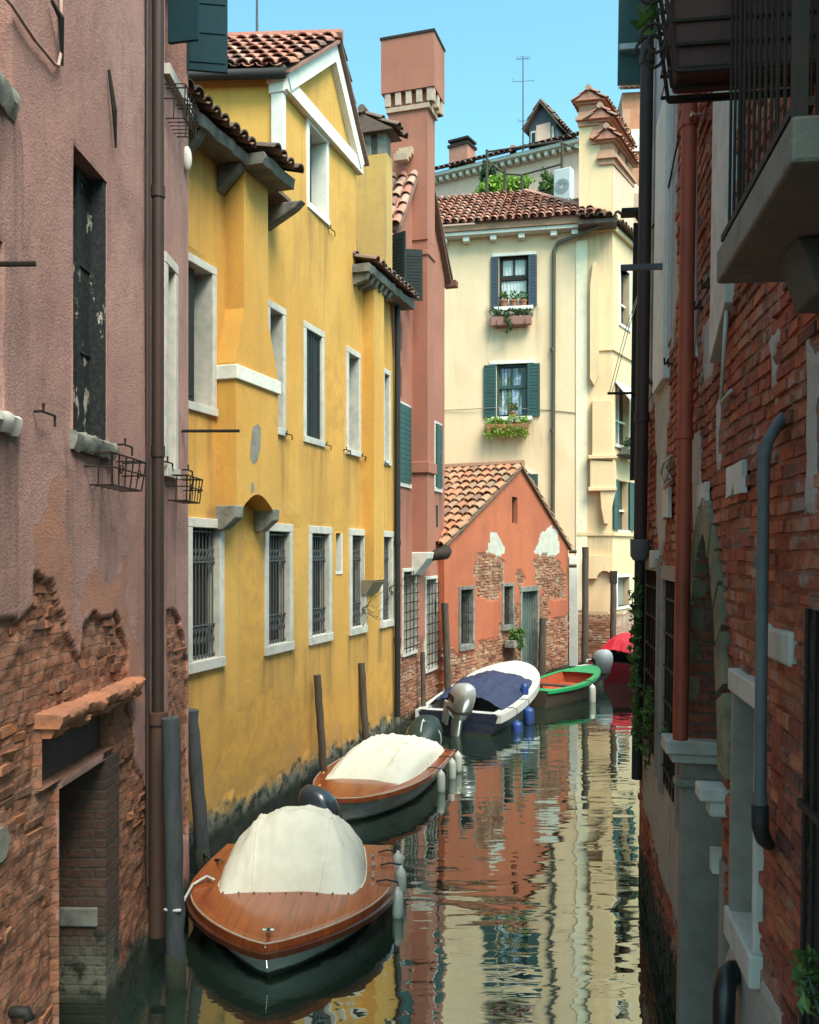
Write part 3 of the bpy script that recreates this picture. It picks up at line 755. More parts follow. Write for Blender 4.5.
for a, b, c, d in ((cu0+.02, cu1-.02, -.1, .08), (cu0+.02, cu1-.02, .2, .42), (cu0+.02, cu1-.02, .56, .76), (cu0+.12, cu1-.12, -.05, .7)): q.box(a, b, c, d, cz1, cz1+.42)
bevel(q.build('chimney_cap', STN_D, chim), .015)
q = MB(); rl = .75
# little gabled tile roof, ridge along the canal
for s, yb in ((1, -.30), (-1, .96)):
    tiles(q, (cu0-.12, yb, cz1+.42), (1, 0, 0), (0, s*.63, .36), .62, .73, pitch=.2, seed=5+s)
q.prism([Vector((cu0-.1, -.28, cz1+.40)), Vector((cu0-.1, .94, cz1+.40)), Vector((cu0-.1, .33, cz1+.76))], (0, 0, 0), (.58, 0, 0), .1)
q.tube([(cu0-.14, .33, cz1+.84), (cu0+.52, .33, cz1+.84)], .08, 8, .2)
q.build('chimney_roof', TILE_DK, chim)
# attic: gable front is the facade, its cheek turns back almost square to the canal
sk = FY.I.to_3x3() @ Vector((-1, .055, 0)); sk = sk/abs(sk.y)     # local depth direction of the attic
D = 5.0
q = MB()
def S(u, y, z): return Vector((u+sk.x*y, y, z))
q.poly([S(at0, 0, ez-1), S(at0, D, ez-1), S(at0, D, az), S(at0, 0, az)]); q.poly([S(at1, 0, ez-1), S(at1, 0, az), S(at1, D, az), S(at1, D, ez-1)])
upk = FY.u(330)
q.poly([S(at0, D, ez-1), S(at1, D, ez-1), S(at1, D, az), S(upk, D, apk), S(at0, D, az)])
q.build('attic_wall', PY, yel)
# attic roof: two tiled slopes
q = MB(); ov = .22
sl0 = Vector((upk-at0, 0, apk-az)); L0 = sl0.length; sl0.normalize()
sl1 = Vector((upk-at1, 0, apk-az)); L1 = sl1.length; sl1.normalize()
for base, sl, L in ((at0, sl0, L0), (at1, sl1, L1)):
    o = S(base, -.18, az+.10)-sl*ov
    tiles(q, o, sk, sl, D+.2, L+ov, seed=int(base*10), pitch=.2)
    e = o-Vector((0, 0, .03)); sd = sk*(D+.2)
    q.prism([e, e+sl*(L+ov), e+sl*(L+ov)+Vector((0, 0, -.05)), e+Vector((0, 0, -.05))], (0, 0, 0), sd, .05)
rp = S(upk, -.2, apk+.13)
q.tube([rp, rp+sk*(D+.2)], .10, 8, .6)
q.build('roof', TILE_RED, yel)
# gutter under the cheek, white bands of the gable
q = MB(); o = S(at0, -.1, az+.02)-sl0*(ov+.03); q.tube([o, o+sk*(D)], .075, 8); q.build('gutter', PIPE_DK, yel, smooth=True)
q = MB()
def band(a, b, w, y0=-.08, y1=.02):
    a, b = Vector((a[0], 0, a[1])), Vector((b[0], 0, b[1])); d = (b-a).normalized(); nn = Vector((-d.z, 0, d.x))
    q.prism([a, b, b+nn*w, a+nn*w], (0, y0, 0), (0, y1, 0))
band((at0-.12, az-.12), (upk, apk-.02), -.22, -.12); band((upk, apk-.02), (at1+.12, az-.12), -.22, -.118)
q.box(at0-.1, at1+.1, -.10, .02, az-.32, az-.10)
q.build('gable_moulding', WHITE, yel)
q = MB(); pzb = FY.z(275, 178)
q.box(at0-.10, at0+.0, -.035, .16, pzb, az-.35); q.box(at0-.12, at0+.02, -.06, .19, az-.35, az-.20); q.box(at0-.14, at0+.03, -.07, .22, az-.20, az+.02)
bevel(q.build('corner_pilaster', WHITE, yel), .01)
# stone eave with tile edge, broken around the flue
EAVE = simple('sooty_stone_eave', (.20,.19,.165), .9, var=.9, sc=4, bump=.012, c2=(.07,.065,.055))
def eave(u0, u1, out, z=ez, zz=0.0):
    rough_slab(u0, u1, z-.10, z+.04, -out, .3, max(6, int((u1-u0)*10)), u0*3, EAVE, yel, 'eave', zz)
    q = MB(); tiles(q, (u0, -out-.06, z+.05), (1, 0, 0), (0, .94, .33), u1-u0, out+.9, seed=int(u0*7)); q.build('eave_tiles', TILE_DK, yel)
eave(0, un0-.08, .38); eave(un0-.08, FY.u(291, .55), .60)
eave(FY.u(352), Y_END, .34, ez+.02)
for px, py in ((183, 168), (224, 183), (272, 222)):
    u, z = FY.pix(px, py, .1); q = MB(); off = .55 if px > 260 else .32
    q.prism([Vector((u, .05, ez-.1)), Vector((u, -off, ez-.1)), Vector((u, -off*.8, ez-.2)), Vector((u, -.02, ez-.42)), Vector((u, .05, ez-.45))], (0, 0, 0), (.16, 0, 0)); bevel(q.build('eave_bracket', EAVE, yel), .02)
for k in range(6):
    u = FY.u(353)+k*.24; q = MB(); q.prism([Vector((u, .05, ez-.08)), Vector((u, -.30, ez-.08)), Vector((u, -.24, ez-.2)), Vector((u, .05, ez-.3))], (0, 0, 0), (.11, 0, 0)); bevel(q.build('eave_bracket', EAVE, yel), .015)
# main low roof behind the eave
q = MB()
q.prism([Vector((0, -.3, ez)), Vector((0, 4.5, ez+1.55)), Vector((0, 4.5, ez-.05)), Vector((0, -.3, ez-.05))], (0, 0, 0), (at0-.4, 0, 0), .2); q.build('low_roof', TILE_DK, yel)
q = MB(); q.prism([Vector((at1, -.2, ez)), Vector((at1, 4.5, ez+1.55)), Vector((at1, 4.5, ez-.05)), Vector((at1, -.2, ez-.05))], (0, 0, 0), (Y_END-at1-.05, 0, 0), .2); q.build('low_roof', TILE_DK, yel)
pu2 = FY.u(397.5, .1)
pipe(yel, [(pu2, -.1, .5), (pu2, -.1, ez-.1)], .058, PIPE_DK, [(pu2, -.1, 3.9), (pu2, -.1, 2.0)])
q = MB(); q.ellipsoid((FY.u(374), -.03, FY.z(374, 537)), (.07, .05, .11)); q.build('wall_light', WHITE, yel, smooth=True)
for wi, (px, py, sd) in enumerate(((362, 610, 3), (389, 590, 8))):
    u, z = FY.pix(px, py); rn = random.Random(sd); q = MB()
    for k in range(9):
        p = Vector((u, 0, z)); path = [p]
        for s_ in range(4): p = p+Vector((rn.gauss(.05, .09), -.07+rn.gauss(0, .04), rn.gauss(.03, .10))); path.append(p)
        q.tube(path, [.007, .006, .005, .004, .003], 4)
    t = thing('dry_plant', 'bare dry twigs poking out of the %s' % ('fourth barred window of the yellow house' if wi == 0 else 'last barred window beside the black drainpipe'), 'plant', FY.M @ Matrix.Translation((u, 0, z)), 'dry plants in the yellow house windows')
    for i, v in enumerate(q.v): q.v[i] = (v[0]-u, v[1], v[2]-z)
    q.build('twigs', TIMBER, t)
# ------------------------------------------------------------------ tall red house with the big chimney
BR1 = ((.36,.15,.085),(.25,.10,.06),(.30,.22,.165))
BRM = brickmat('old_brick', [(.17,.08,.055),(.36,.15,.085),(.28,.11,.065),(.42,.20,.12),(.24,.10,.06),(.46,.25,.16)], (.40,.34,.26), .6, algae=.4)
PR = plaster('red_plaster', (.37,.135,.09), (.30,.108,.072), (.18,.075,.056), brick=BR1, worn=((.40,.17,.11),(.33,.13,.09)), grain=.002, damp=.9, dampcol=(.2,.09,.06), algae=.4, streak=.4, mottle=.5, coarse=40, pale=.5)
RX0, RY0 = -.27-.315*(18.1-18.13), 18.13
FR = Frame(RX0, RY0, YK, 1)
red = thing('red_house', 'tall narrow brick red house with flue breast and box topped chimney', 'house', FR.M)
R_END = FR.u(444.5); rpk = FR.u(421); rz0 = FR.z(386, 212); rz1 = FR.z(420, 152)
rw = [(FR.u(389.5), FR.u(405), FR.z(398, 300), FR.z(398, 240)), (FR.u(394), FR.u(410), FR.z(402, 487), FR.z(402, 402)), (FR.u(434), FR.u(441), FR.z(437, 492), FR.z(437, 422)),
      (FR.u(402), FR.u(416), FR.z(409, 655), FR.z(409, 568)), (FR.u(425), FR.u(437), FR.z(431, 671), FR.z(431, 576))]
def fieldR(u, z):
    j = nz(u*1.5, z*1.5, 3)*.3
    p = z+j < FR.z(420, 642); return (1.0 if p else 0.0), 0.0, nz(u, z, 4)*.012-(.03 if p else 0)
rwl = wall(red, PR, [(0, -.5), (R_END, -.5), (R_END, rz0), (rpk, rz1), (0, rz0)], [inset(r, .04) for r in rw], (.15, .15), fieldR, .28, 4.0, sides=True, back=True, drips=[(r[0], r[1], r[2]) for r in rw])
add_bricks(rwl, BRM, lambda u, z: fieldR(u, z)[0] > .5, lambda u, z: fieldR(u, z)[2], 0, R_END-.05, 0, 2.4, proud=.022, seed=8, holes=[rect(*r) for r in rw], miss=.06)
for i, r in enumerate(rw):
    w = pane(red, r[0]+.05, r[1]-.05, r[2]+.05, r[3]-.05, .24, GLASS if i < 3 else DARK)
    surround(red, w, *r, .075, STN, .02, .27, wb=.10)
    if i < 3:
        h = (r[0]+r[1])/2; ww = .34 if i == 0 else (r[1]-r[0]-.16)/2
        for a, s_ in (((r[0]+.06, -1), (r[1]-.06, 1)) if i == 0 else ((r[0]+.075, 0), (h+.005, 0))):
            Ms = Matrix.Translation((a, -.04, 0)) @ (Matrix.Rotation(math.radians(-90+s_*25), 4, 'Z') if i == 0 else Matrix.Identity(4))
            q = MB(); q.box(0, ww, -.02, .02, r[2]+.1, r[3]-.06, M=Ms)
            for k in range(14): zz = r[2]+.16+(r[3]-r[2]-.3)*k/14; q.box(.04, ww-.04, -.026, .026, zz, zz+.045, M=Ms)
            q.build('shutter', SH_DARK if i == 0 else SH_GREEN, w)
    else: grille(w, r[0]+.0, r[1]-.0, r[2]+.08, r[3]-.06, -.06, 4, IRON, fancy=False, rows=9)
for px, py, h_ in ((436, 505, .5), (436, 600, .35)):
    u, z = FR.pix(px, py); q = MB(); q.box(u, u+.16, -.004, .02, z-h_, z); q.build('vent_slit', DARK, red)
# flue breast
pr = .33; f0, f1 = FR.u(427.5, pr), FR.u(434.3, pr)
zb_f, zmol = FR.z(427, 556, pr), FR.z(427, 467, pr)
q = MB(); q.box(f0, f1, -pr, .05, zb_f, FR.z(430, 110, pr)); q.build('flue', PR, red)
q = MB(); q.box(f0-.05, f1+.05, -pr-.05, .03, zmol-.12, zmol+.12); bevel(q.build('flue_band', PR, red), .02); q = MB(); z_ = FR.z(427, 252, pr); q.box(f0-.03, f1+.03, -pr-.03, .03, z_-.05, z_+.05)
bevel(q.build('flue_band', PR, red), .02)
q = MB(); q.prism([Vector((f0-.04, .02, zb_f+.08)), Vector((f0-.04, -pr-.04, zb_f+.08)), Vector((f0-.04, -pr-.02, zb_f-.05)), Vector((f0-.04, -.05, zb_f-.42)), Vector((f0-.04, .02, zb_f-.42))], (0, 0, 0), (f1-f0+.08, 0, 0)); bevel(q.build('corbel', STN, red), .02)
q = MB(); q.tube([(f1-.15, -.25, zb_f), (f1+.25, -.50, zb_f+.06), (f1+.4, -.46, zb_f+.1)], [.11, .14, .15], 10); q.build('flue_cowl', IRON, red, smooth=True)
# chimney: shaft, corbel course, box
zs_top, zb0, zb1 = FR.z(430, 108, pr), FR.z(434, 90, .45), FR.z(434, 36, .45)
q = MB(); q.box(f0-.03, f1+.03, -pr-.003, .52, rz0, zs_top); chim = q.build('chimney', PR, red)
b0, b1 = FR.u(434, .5), FR.u(444.5, .5)
q = MB(); q.box(b0, b1, -.5, .66, zb0, zb1); q.build('chimney_box', PR, chim)
q = MB(); q.box(b0-.02, b1+.02, -.52, .68, zb1, zb1+.05); q.build('box_rim', IRON, chim)
q = MB(); m_ = (f0+f1)/2
q.box(f0-.07, f1+.07, -pr-.06, .56, zs_top-.1, zs_top+.0)
q.build('corbel_course', simple('pale_brick_course', (.46,.31,.23), .85, var=.5, sc=9), chim)
q = MB(); hz = zb0-zs_top
for k in range(5):
    y = -.46+k*.23
    q.box(b0+.02, f0-.0, y, y+.13, zs_top+.02, zb0-.005); q.box(f1+.0, b1-.02, y, y+.13, zs_top+.02, zb0-.005)
for k in range(3):
    u = b0+.04+k*(b1-b0-.2)/2; q.box(u, u+.14, -.49, -.34, zs_top+.02, zb0-.005)
bevel(q.build('corbel', simple('pale_brick_corbel', (.50,.36,.28), .85, var=.5, sc=9), chim), .015)
q = MB(); q.box(f0+.02, f1-.02, -pr+.02, .48, zs_top, zb0); q.build('flue_core', TERRA, chim)
q = MB(); q.tube([(b1-.05, .2, zb1-.02), (b1+.35, -.3, zb1+.25), (b1+.5, -.35, zb1+.3)], .016, 5); q.tube([(b1, -.2, zb0+.9), (b1+.35, -.3, zb0+.96)], .014, 5); q.build('iron_bar', IRON, chim)
# roof slopes either side of the chimney
q = MB()
for base, sgn in ((0, 1), (R_END, -1)):
    d = Vector((rpk-base, 0, rz1-rz0)); L = d.length; d.normalize()
    o = Vector((base, -.14, rz0+.03))-d*.15
    tiles(q, o, (0, 1, 0), d, 4.0, L+.15, seed=40+sgn, pitch=.22)
    q.prism([o, o+d*(L+.15), o+d*(L+.15)-Vector((0, 0, .07)), o-Vector((0, 0, .07))], (0, 0, 0), (0, 4.1, 0), .0)
q.build('roof', TILE_RED, red)
q = MB(); d = Vector((R_END+.2-rpk, 0, rz0-rz1)); a = Vector((rpk, -.16, rz1)); q.prism([a, a+d, a+d+Vector((0,0,-.1)), a+Vector((0,0,-.1))], (0,0,0), (0,.14,0)); q.box(R_END+.1, R_END+.32, -.25, .05, rz0-.22, rz0-.08); q.build('verge_board', simple('rust_verge', (.16,.06,.035), .8), red)
q = MB(); z_ = rz1-.05
for k in range(5): q.box(.55+k*.17, .68+k*.17, -.05, .25, z_-.55+k*.13, z_-.40+k*.13)
bevel(q.build('brick_steps', simple('pale_brick', (.46,.32,.22), .85), red), .01)
# downpipe at the far corner
pu3 = R_END-.02; zt = FR.z(443, 540)
pipe(red, [(pu3+.25, -.35, zt+.25), (pu3+.1, -.25, zt+.15), (pu3, -.13, zt-.1), (pu3, -.11, FR.z(444, 602))], .075, PIPE_GR)
q = MB(); q.prism([Vector((pu3-.25, -.1, FR.z(443, 575))), Vector((pu3+.15, -.3, FR.z(443, 578))), Vector((pu3+.12, -.3, FR.z(443, 590))), Vector((pu3-.1, -.12, FR.z(443, 606)))], (0, 0, 0), (0, .2, 0)); q.build('rusty_bracket', PIPE_BR, red)

# ------------------------------------------------------------------ little orange red house
PO = plaster('orange_red_plaster', (.45,.118,.052), (.36,.092,.043), (.21,.07,.042), brick=((.38,.16,.085),(.26,.105,.06),(.33,.25,.185)), wob=.04, worn=((.50,.47,.41),(.44,.40,.34)), grain=.002, damp=.3, dampcol=(.3,.12,.07), algae=.4, streak=.45, mottle=1.0, coarse=40, pale=.7)
LX0, LY0, LX1, LY1 = .80, 21.0, 4.80, 27.6
FO = Frame(LX0, LY0, LX1-LX0, LY1-LY0)
orh = thing('orange_house', 'small orange red house with tiled gable roof and peeling brick front', 'house', FO.M)
O_END = FO.u(568); opk = FO.u(520); oz0 = 3.86; oz1 = FO.z(520, 468)
ow = [(FO.u(458.5), FO.u(474), FO.z(467, 650), FO.z(467, 586)), (FO.u(502), FO.u(513.5), FO.z(508, 630), FO.z(508, 583)), (FO.u(520), FO.u(538.5), -.3, FO.z(529, 587))]
osl = (FO.u(512), FO.u(517.5), FO.z(515, 523), FO.z(515, 497))
def Op(pts): return [FO.pix(*p) for p in pts]
peelO = [Op([(440,640),(455,652),(475,655),(480,640),(500,640),(520,640),(540,625),(570,615),(572,740),(440,760)]), Op([(474,570),(480,552),(492,556),(505,560),(506,580),(497,600),(478,596)]),
         Op([(515,575),(522,568),(526,580),(520,590)]), Op([(534,560),(545,553),(556,556),(566,575),(566,600),(552,598),(538,585)]), Op([(500,625),(520,600),(520,690),(496,680)]), Op([(540,600),(548,590),(552,640),(540,650)])]
wornO = [Op([(486,553),(491,532),(497,532),(506,550),(500,556)]), Op([(534,553),(541,534),(550,526),(558,531),(560,552),(548,560)])]
def fieldO(u, z):
    j = nz(u*2, z*2, 3)*.10
    p = any(inpoly(u+j, z+j, q) for q in peelO)
    return (1.0 if p else 0.0), (1.0 if any(inpoly(u+j*.5, z+j*.5, q) for q in wornO) else 0.0), nz(u, z, 4)*.012-(.032 if p else 0)
owl = wall(orh, PO, [(0, -.5), (O_END, -.5), (O_END, oz0), (opk, oz1), (0, oz0)], [inset(r, .05) for r in ow[:2]]+[rect(ow[2][0]+.06, ow[2][1]-.06, -.3, ow[2][3]-.06), rect(*osl)], (.11, .09), fieldO, .3, 4.6, drips=[(r[0], r[1], r[2]) for r in ow[:2]])
add_bricks(owl, BRM, lambda u, z: fieldO(u, z)[0] > .5, lambda u, z: fieldO(u, z)[2], .02, O_END-.05, 0, 4.6, proud=.024, jit=.006, seed=9, holes=[rect(*r) for r in ow], miss=.08, tilt=.03)
for i in range(2):
    r = ow[i]; w = pane(orh, r[0]+.1, r[1]-.1, r[2]+.1, r[3]-.1, .25, DARK); surround(orh, w, *r, .085, STN_D, .03, .28, wb=.13)
    grille(w, r[0]+.12, r[1]-.12, r[2]+.15, r[3]-.12, .06, 5, IRON, fancy=False, rows=6)
r = ow[2]
q = MB(); q.box(r[0]+.1, r[1]-.1, .18, .24, -.3, r[3]-.1)
for k in range(7): u = r[0]+.13+k*(r[1]-r[0]-.36)/6; q.box(u, u+.10, .165, .1795, .35, r[3]-.2)
dr = q.build('door', simple('faded_green_door', (.10,.135,.12), .75, var=.6, sc=8, c2=(.05,.06,.055)), orh)
q = MB(); q.box(r[0], r[0]+.11, -.03, .28, -.3, r[3]-.12); q.box(r[1]-.11, r[1], -.03, .28, -.3, r[3]-.12); q.box(r[0]-.03, r[1]+.03, -.04, .28, r[3]-.119, r[3]+.02); bevel(q.build('door_frame', STN_D, dr), .01)
q = MB(); q.box(r[0]-.05, r[1]+.05, -.3, .3, -.4, .22); q.build('step', STN_D, dr)
q = MB(); q.tube([(r[0]+.25, .155, 1.1), (r[0]+.25, .10, 1.1)], .03, 8); q.build('handle', IRON, dr)
q = MB(); q.box(osl[0], osl[1], .12, .2, osl[2], osl[3]); q.build('vent_slit', DARK, orh)
q = MB()
for base, sgn in ((0, 1), (O_END, -1)):
    d = Vector((opk-base, 0, oz1-oz0)); L = d.length; d.normalize()
    o = Vector((base, -.10, oz0+.06))-d*.16
    tiles(q, o, (0, 1, 0), d, 4.8, L+.16, seed=50+sgn, pitch=.25, row=.42, r=.112)
    q.prism([o, o+d*(L+.16), o+d*(L+.16)-Vector((0, 0, .06)), o-Vector((0, 0, .06))], (0, .02, 0), (0, 4.8, 0), .0)
q.tube([(opk, -.1, oz1+.12), (opk, 4.7, oz1+.12)], .11, 8, .6)
q.build('roof', TILE_OLD, orh)
for zb_ in (.12, .55): q = MB(); q.tube([(O_END-.1, -.08, oz0-zb_), (O_END-.1, -.3, oz0-zb_)], .05, 8); q.build('beam_end', TIMBER, orh)

# ------------------------------------------------------------------ cream house
PC = plaster('cream_plaster', (.76,.55,.365), (.70,.49,.315), (.50,.36,.235), brick=((.40,.20,.125),(.32,.15,.095),(.46,.38,.29)), worn=((.52,.45,.30),(.48,.40,.26)), grain=.0015, damp=.2, dampcol=(.4,.3,.18), algae=.35, streak=.35, mottle=.35, coarse=30, pale=.6)
PCY = plaster('yellowish_cream_plaster', (.73,.51,.31), (.67,.455,.265), (.48,.34,.21), brick=((.40,.20,.125),(.32,.15,.095),(.46,.38,.29)), grain=.0015, damp=.2, dampcol=(.4,.3,.18), algae=.35, streak=.4, mottle=.4, coarse=30, pale=.6)
FC = Frame(-.5, 29.4, 1, -.2)
cre = thing('cream_house', 'tall cream stucco house with green shutters and tiled hip roof', 'house', FC.M)
C0, C1 = FC.u(424), FC.u(612.5)
cez = FC.z(510, 236); cbz = FC.z(600, 617)
t1 = (FC.u(499), FC.u(528.5), FC.z(514, 307), FC.z(514, 256)); t2 = (FC.u(496.5), FC.u(527.5), FC.z(512, 417), FC.z(512, 364)); t3 = (FC.u(496), FC.u(524), FC.z(510, 526), FC.z(510, 474))
cs = FC.u(579)                                   # tower starts
tz = FC.z(596, 112); tz2 = FC.z(596, 131); tz3 = FC.z(596, 152)
def fieldC(u, z):
    j = nz(u*1.2, z*1.2, 3)*.12
    p = z+j < cbz; return (1.0 if p else 0.0), (1.0 if z < cbz+.12+nz(u*3, 0)*.1 else 0.0), nz(u*.7, z*.6, 4)*.012-(.03 if p else 0)
cwl = wall(cre, PC, rect(C0, cs, -.5, cez), [rect(*t) for t in (t1, t2, t3)], (.2, .2), fieldC, .25, 6.0, drips=[(t[0]-.3, t[1]+.3, t[2]-.1) for t in (t1, t2)])
add_bricks(cwl, BRM, lambda u, z: fieldC(u, z)[0] > .5, lambda u, z: fieldC(u, z)[2], C0, cs-.05, 0, 2.4, proud=.022, seed=10, miss=.05)
ds_ = FC.u(568), FC.u(579)
q = MB(); q.box(FC.u(569), FC.u(578), -.06, .02, .2, FC.z(573, 556)); bevel(q.build('stone_door_frame', WHITE, cre), .01)
def pots(px0, px1, py, fr, y, n, lab, grp, bloom=None, h=.24, seed=1):
    rn = random.Random(seed)
    for i in range(n):
        px = px0+(px1-px0)*(i+.5)/n; u, z = fr.pix(px, py)
        t = thing('potted_plant', lab[i], 'potted plant', fr.M @ Matrix.Translation((u, y, z)), grp)
        rows = []
        for zz, r in ((0, 0), (0, .085), (h*.82, .115), (h*.82, .13), (h, .13), (h, .11), (h*.9, .1), (h*.9, 0)): rows.append([(math.cos(a)*r, math.sin(a)*r, zz) for a in [2*PI*k/12 for k in range(12)]])
        q = MB(); q.grid(rows, 0, True); q.build('pot', TERRA, t, smooth=True, sharp=40)
        q = MB(); q.leaves((0, 0, h+.14), (.17, .14, .17), 60, .11, seed=seed*10+i); q.build('foliage', LEAF, t)
        if bloom: q = MB(); q.leaves((0, 0, h+.18), (.17, .14, .14), 16, .07, seed=seed*20+i); q.build('flowers', bloom, t)
def windowbox(px0, px1, py0, py1, fr, label, leaf, trail, seed, plan=TERRA, white=True):
    u0, zt = fr.pix(px0, py0); u1, zb = fr.pix(px1, py1)
    t = thing('window_box', label, 'window box', fr.M @ Matrix.Translation(((u0+u1)/2, -.2, zb)), 'planted window boxes on the cream house')
    w = (u1-u0)/2; h = min(.26, (zt-zb)*.6)
    q = MB(); q.prism([Vector((-w, -.13, h)), Vector((-w, .13, h)), Vector((-w, .10, 0)), Vector((-w, -.10, 0))], (0, 0, 0), (2*w, 0, 0)); bevel(q.build('planter', plan, t), .015)
    q = MB()
    for x in (-w*.7, w*.7): q.tube([(x, .2, -.015), (x, -.14, -.015), (x, -.15, h*.6)], .01, 4)
    q.build('bracket', IRON, t)
    q = MB(); rn = random.Random(seed)
    for k in range(9):
        x = -w+2*w*(k+.5)/9; q.leaves((x, -.02, h+.07+rn.uniform(-.03, .1)), (.14, .15, .15), 40, .10, seed=seed*50+k)
        if trail: q.leaves((x, -.15, h*.3-rn.uniform(0, .15)), (.12, .08, .22), 45, .09, seed=seed*70+k)
    if not trail:
        for k in range(5): q.leaves((-w*.1+rn.gauss(0, .05), -.18, h-.12*k), (.10, .06, .1), 22, .09, seed=seed*90+k)
    q.build('foliage', leaf, t)
    q = MB()
    for k in range(6): x = rn.uniform(-w, w); q.leaves((x, -.1, h+.1), (.08, .08, .08), 10, .06, seed=seed+k)
    q.build('flowers', BLOOM_W, t)
def cwin(r, px, shm, opend=True, curtain=True):
    w = pane(cre, r[0], r[1], r[2], r[3], .2, GLASS)
    q = MB(); u0, u1, z0, z1 = r; c = (u0+u1)/2; zm = z0+(z1-z0)*.58; fw = .07
    q.box(u0, u0+fw, .12, .199, z0, z1); q.box(u1-fw, u1, .12, .199, z0, z1); q.box(u0+fw, u1-fw, .121, .199, z1-fw, z1); q.box(u0+fw, u1-fw, .121, .199, z0, z0+fw); q.box(u0+fw, u1-fw, .13, .199, zm-.05, zm+.05); q.box(c-.025, c+.025, .125, .199, zm, z1-fw)
    q.build('sash', IRON if shm is SH_BLUE else SH_GREEN, w)
    if curtain:
        q = MB(); rows = [[(u0+fw+(u1-u0-2*fw)*k/24, .185+.01*math.sin(k*1.9), z) for k in range(25)] for z in (z0+fw, z0+.5, zm-.06)]; q.grid(rows)
        rows = [[(u0+fw+.05+(u1-u0-2*fw-.1)*k/24, .185+.01*math.sin(k*1.7), z) for k in range(25)] for z in (zm+.12, z1-fw)]; q.grid(rows)
        q.build('curtain', simple('lace_curtain_%d' % int(z0*10), (.58,.62,.62), .8, var=.6, sc=25, c2=(.3,.36,.38)), w)
    q = MB(); q.box(u0-.22, u1+.22, -.05, .2, z1, z1+.10); bevel(q.build('lintel', WHITE, w), .01)
    q = MB(); q.box(u0-.15, u1+.15, -.14, .2, z0-.12, z0); bevel(q.build('sill', WHITE, w), .01)
    a, b = FC.u(px[0]), FC.u(px[1])
    shutter(w, a, u0-.01, z0+.0, z1-.02, -.06, shm, .035, 2, slats=16); shutter(w, u1+.01, b, z0+.0, z1-.02, -.06, shm, .035, 2, slats=16)
cwin(t1, (491, 537), SH_BLUE); cwin(t2, (484, 540), SH_GREEN, curtain=False); cwin(t3, (484, 538), SH_GREEN, curtain=False)
q = MB(); r = t2
rows = [[(r[0]+.08+(r[1]-r[0]-.2)*.9*k/30, .19+.012*math.sin(k*1.3), z) for k in range(31)] for z in (r[2]+.1, r[2]+.8, r[3]-.1)]; q.grid(rows)
def stripes():
    g = G('green_patterned_curtain'); co = g.co(); sx = g.n('SeparateXYZ', {0: co})
    k = g.step(g.noise(g.vmul(co, (6, 1, 1)), 1.0, 3), .46, .54); k2 = g.step(g.noise(co, 9, 4), .5, .6)
    return g.done(g.mix(k, g.mix(k2, (.10,.17,.10), (.03,.07,.05)), g.mix(k2, (.20,.30,.45), (.5,.5,.5))), .7)
q.build('curtain', stripes(), cre)
pots(499, 528, 308.5, FC, -.04, 3, ['leafy plant in a terracotta pot, upper sill, farthest of three from the drainpipe', 'leafy plant in a terracotta pot, middle one of three on the upper cream house sill', 'leafy plant in a terracotta pot, upper sill, closest of three to the drainpipe'], 'potted plants on the cream house sills', seed=3)
pots(508, 518, 418, FC, -.05, 1, ['red flowers in a terracotta pot on the green shuttered sill'], 'potted plants on the cream house sills', BLOOM_R, .18, seed=9)
windowbox(492, 532, 314, 326, FC, 'pinkish planter with a trailing clump under the blue shuttered window', LEAF_D, False, 2, simple('pink_planter', (.36,.17,.14), .8))
windowbox(486, 529, 420, 433, FC, 'window box overflowing with bright green trailing leaves under green shutters', LEAF_L, True, 3)
# drainpipe with elbow, cable, white quoin strip
pz = FC.z(553, 245)
pipe(cre, [FC.pix(600, 231)[0:1]+(-.45,)+FC.pix(600, 231)[1:], FC.pix(578, 238)[0:1]+(-.25,)+FC.pix(578, 238)[1:], FC.pix(558, 244)[0:1]+(-.12,)+FC.pix(558, 244)[1:], FC.pix(554, 252)[0:1]+(-.1,)+FC.pix(554, 252)[1:], (FC.u(552.5), -.1, .6)], .062, simple('bronze_drainpipe', (.09,.075,.055), .5, .3), [(FC.u(552.5), -.1, z) for z in (5, 7.5, 10)])
q = MB(); q.tube([(C0+.05, -.02, FC.z(440, 411)), (FC.u(500), -.09, FC.z(500, 408)), (FC.u(548), -.02, FC.z(548, 410)), (cs-.1, -.02, FC.z(575, 413))], .012, 5); q.build('cable', simple('cable_grey', (.2,.18,.15), .7), cre)
q = MB(); q.box(FC.u(576), cs+.25, -.035, .02, cbz+.2, cez-.3); q.build('corner_strip', simple('pale_lime_strip', (.80,.68,.50), .85, var=.25, sc=3), cre)
# eave: fascia, brackets, tiles; hip roof
q = MB(); q.box(C0, FC.u(590), -.36, .1, cez, cez+.12); bevel(q.build('eave', WHITE, cre), .02)
q = MB(); q.box(C0, FC.u(590), -.42, .1, cez+.121, cez+.30); q.build('eave_fascia', simple('terracotta_fascia', (.42,.22,.14), .85, var=.4), cre)
q = MB()
for px in (445, 467, 494, 522, 554, 575): u = FC.u(px); q.box(u-.10, u+.10, -.28, .02, cez-.17, cez-.004)
bevel(q.build('eave_bracket', WHITE, cre), .02)
q = MB(); rise = .62; Lr = 4.2; V = Vector((0, 1, rise)).normalized(); W = FC.u(592)-C0+.4
tiles(q, (C0-.3, -.5, cez+.34), (1, 0, 0), V, W+.2, Lr, clip=lambda u, v: u < W+.25-v*.62, seed=71, pitch=.24, row=.42, r=.108)
O = Vector((C0-.3, -.5, cez+.32)); q.poly([O, O+Vector((W+.3, 0, 0)), O+Vector((W+.3-Lr*.62, 0, 0))+V*Lr, O+V*Lr], .1)
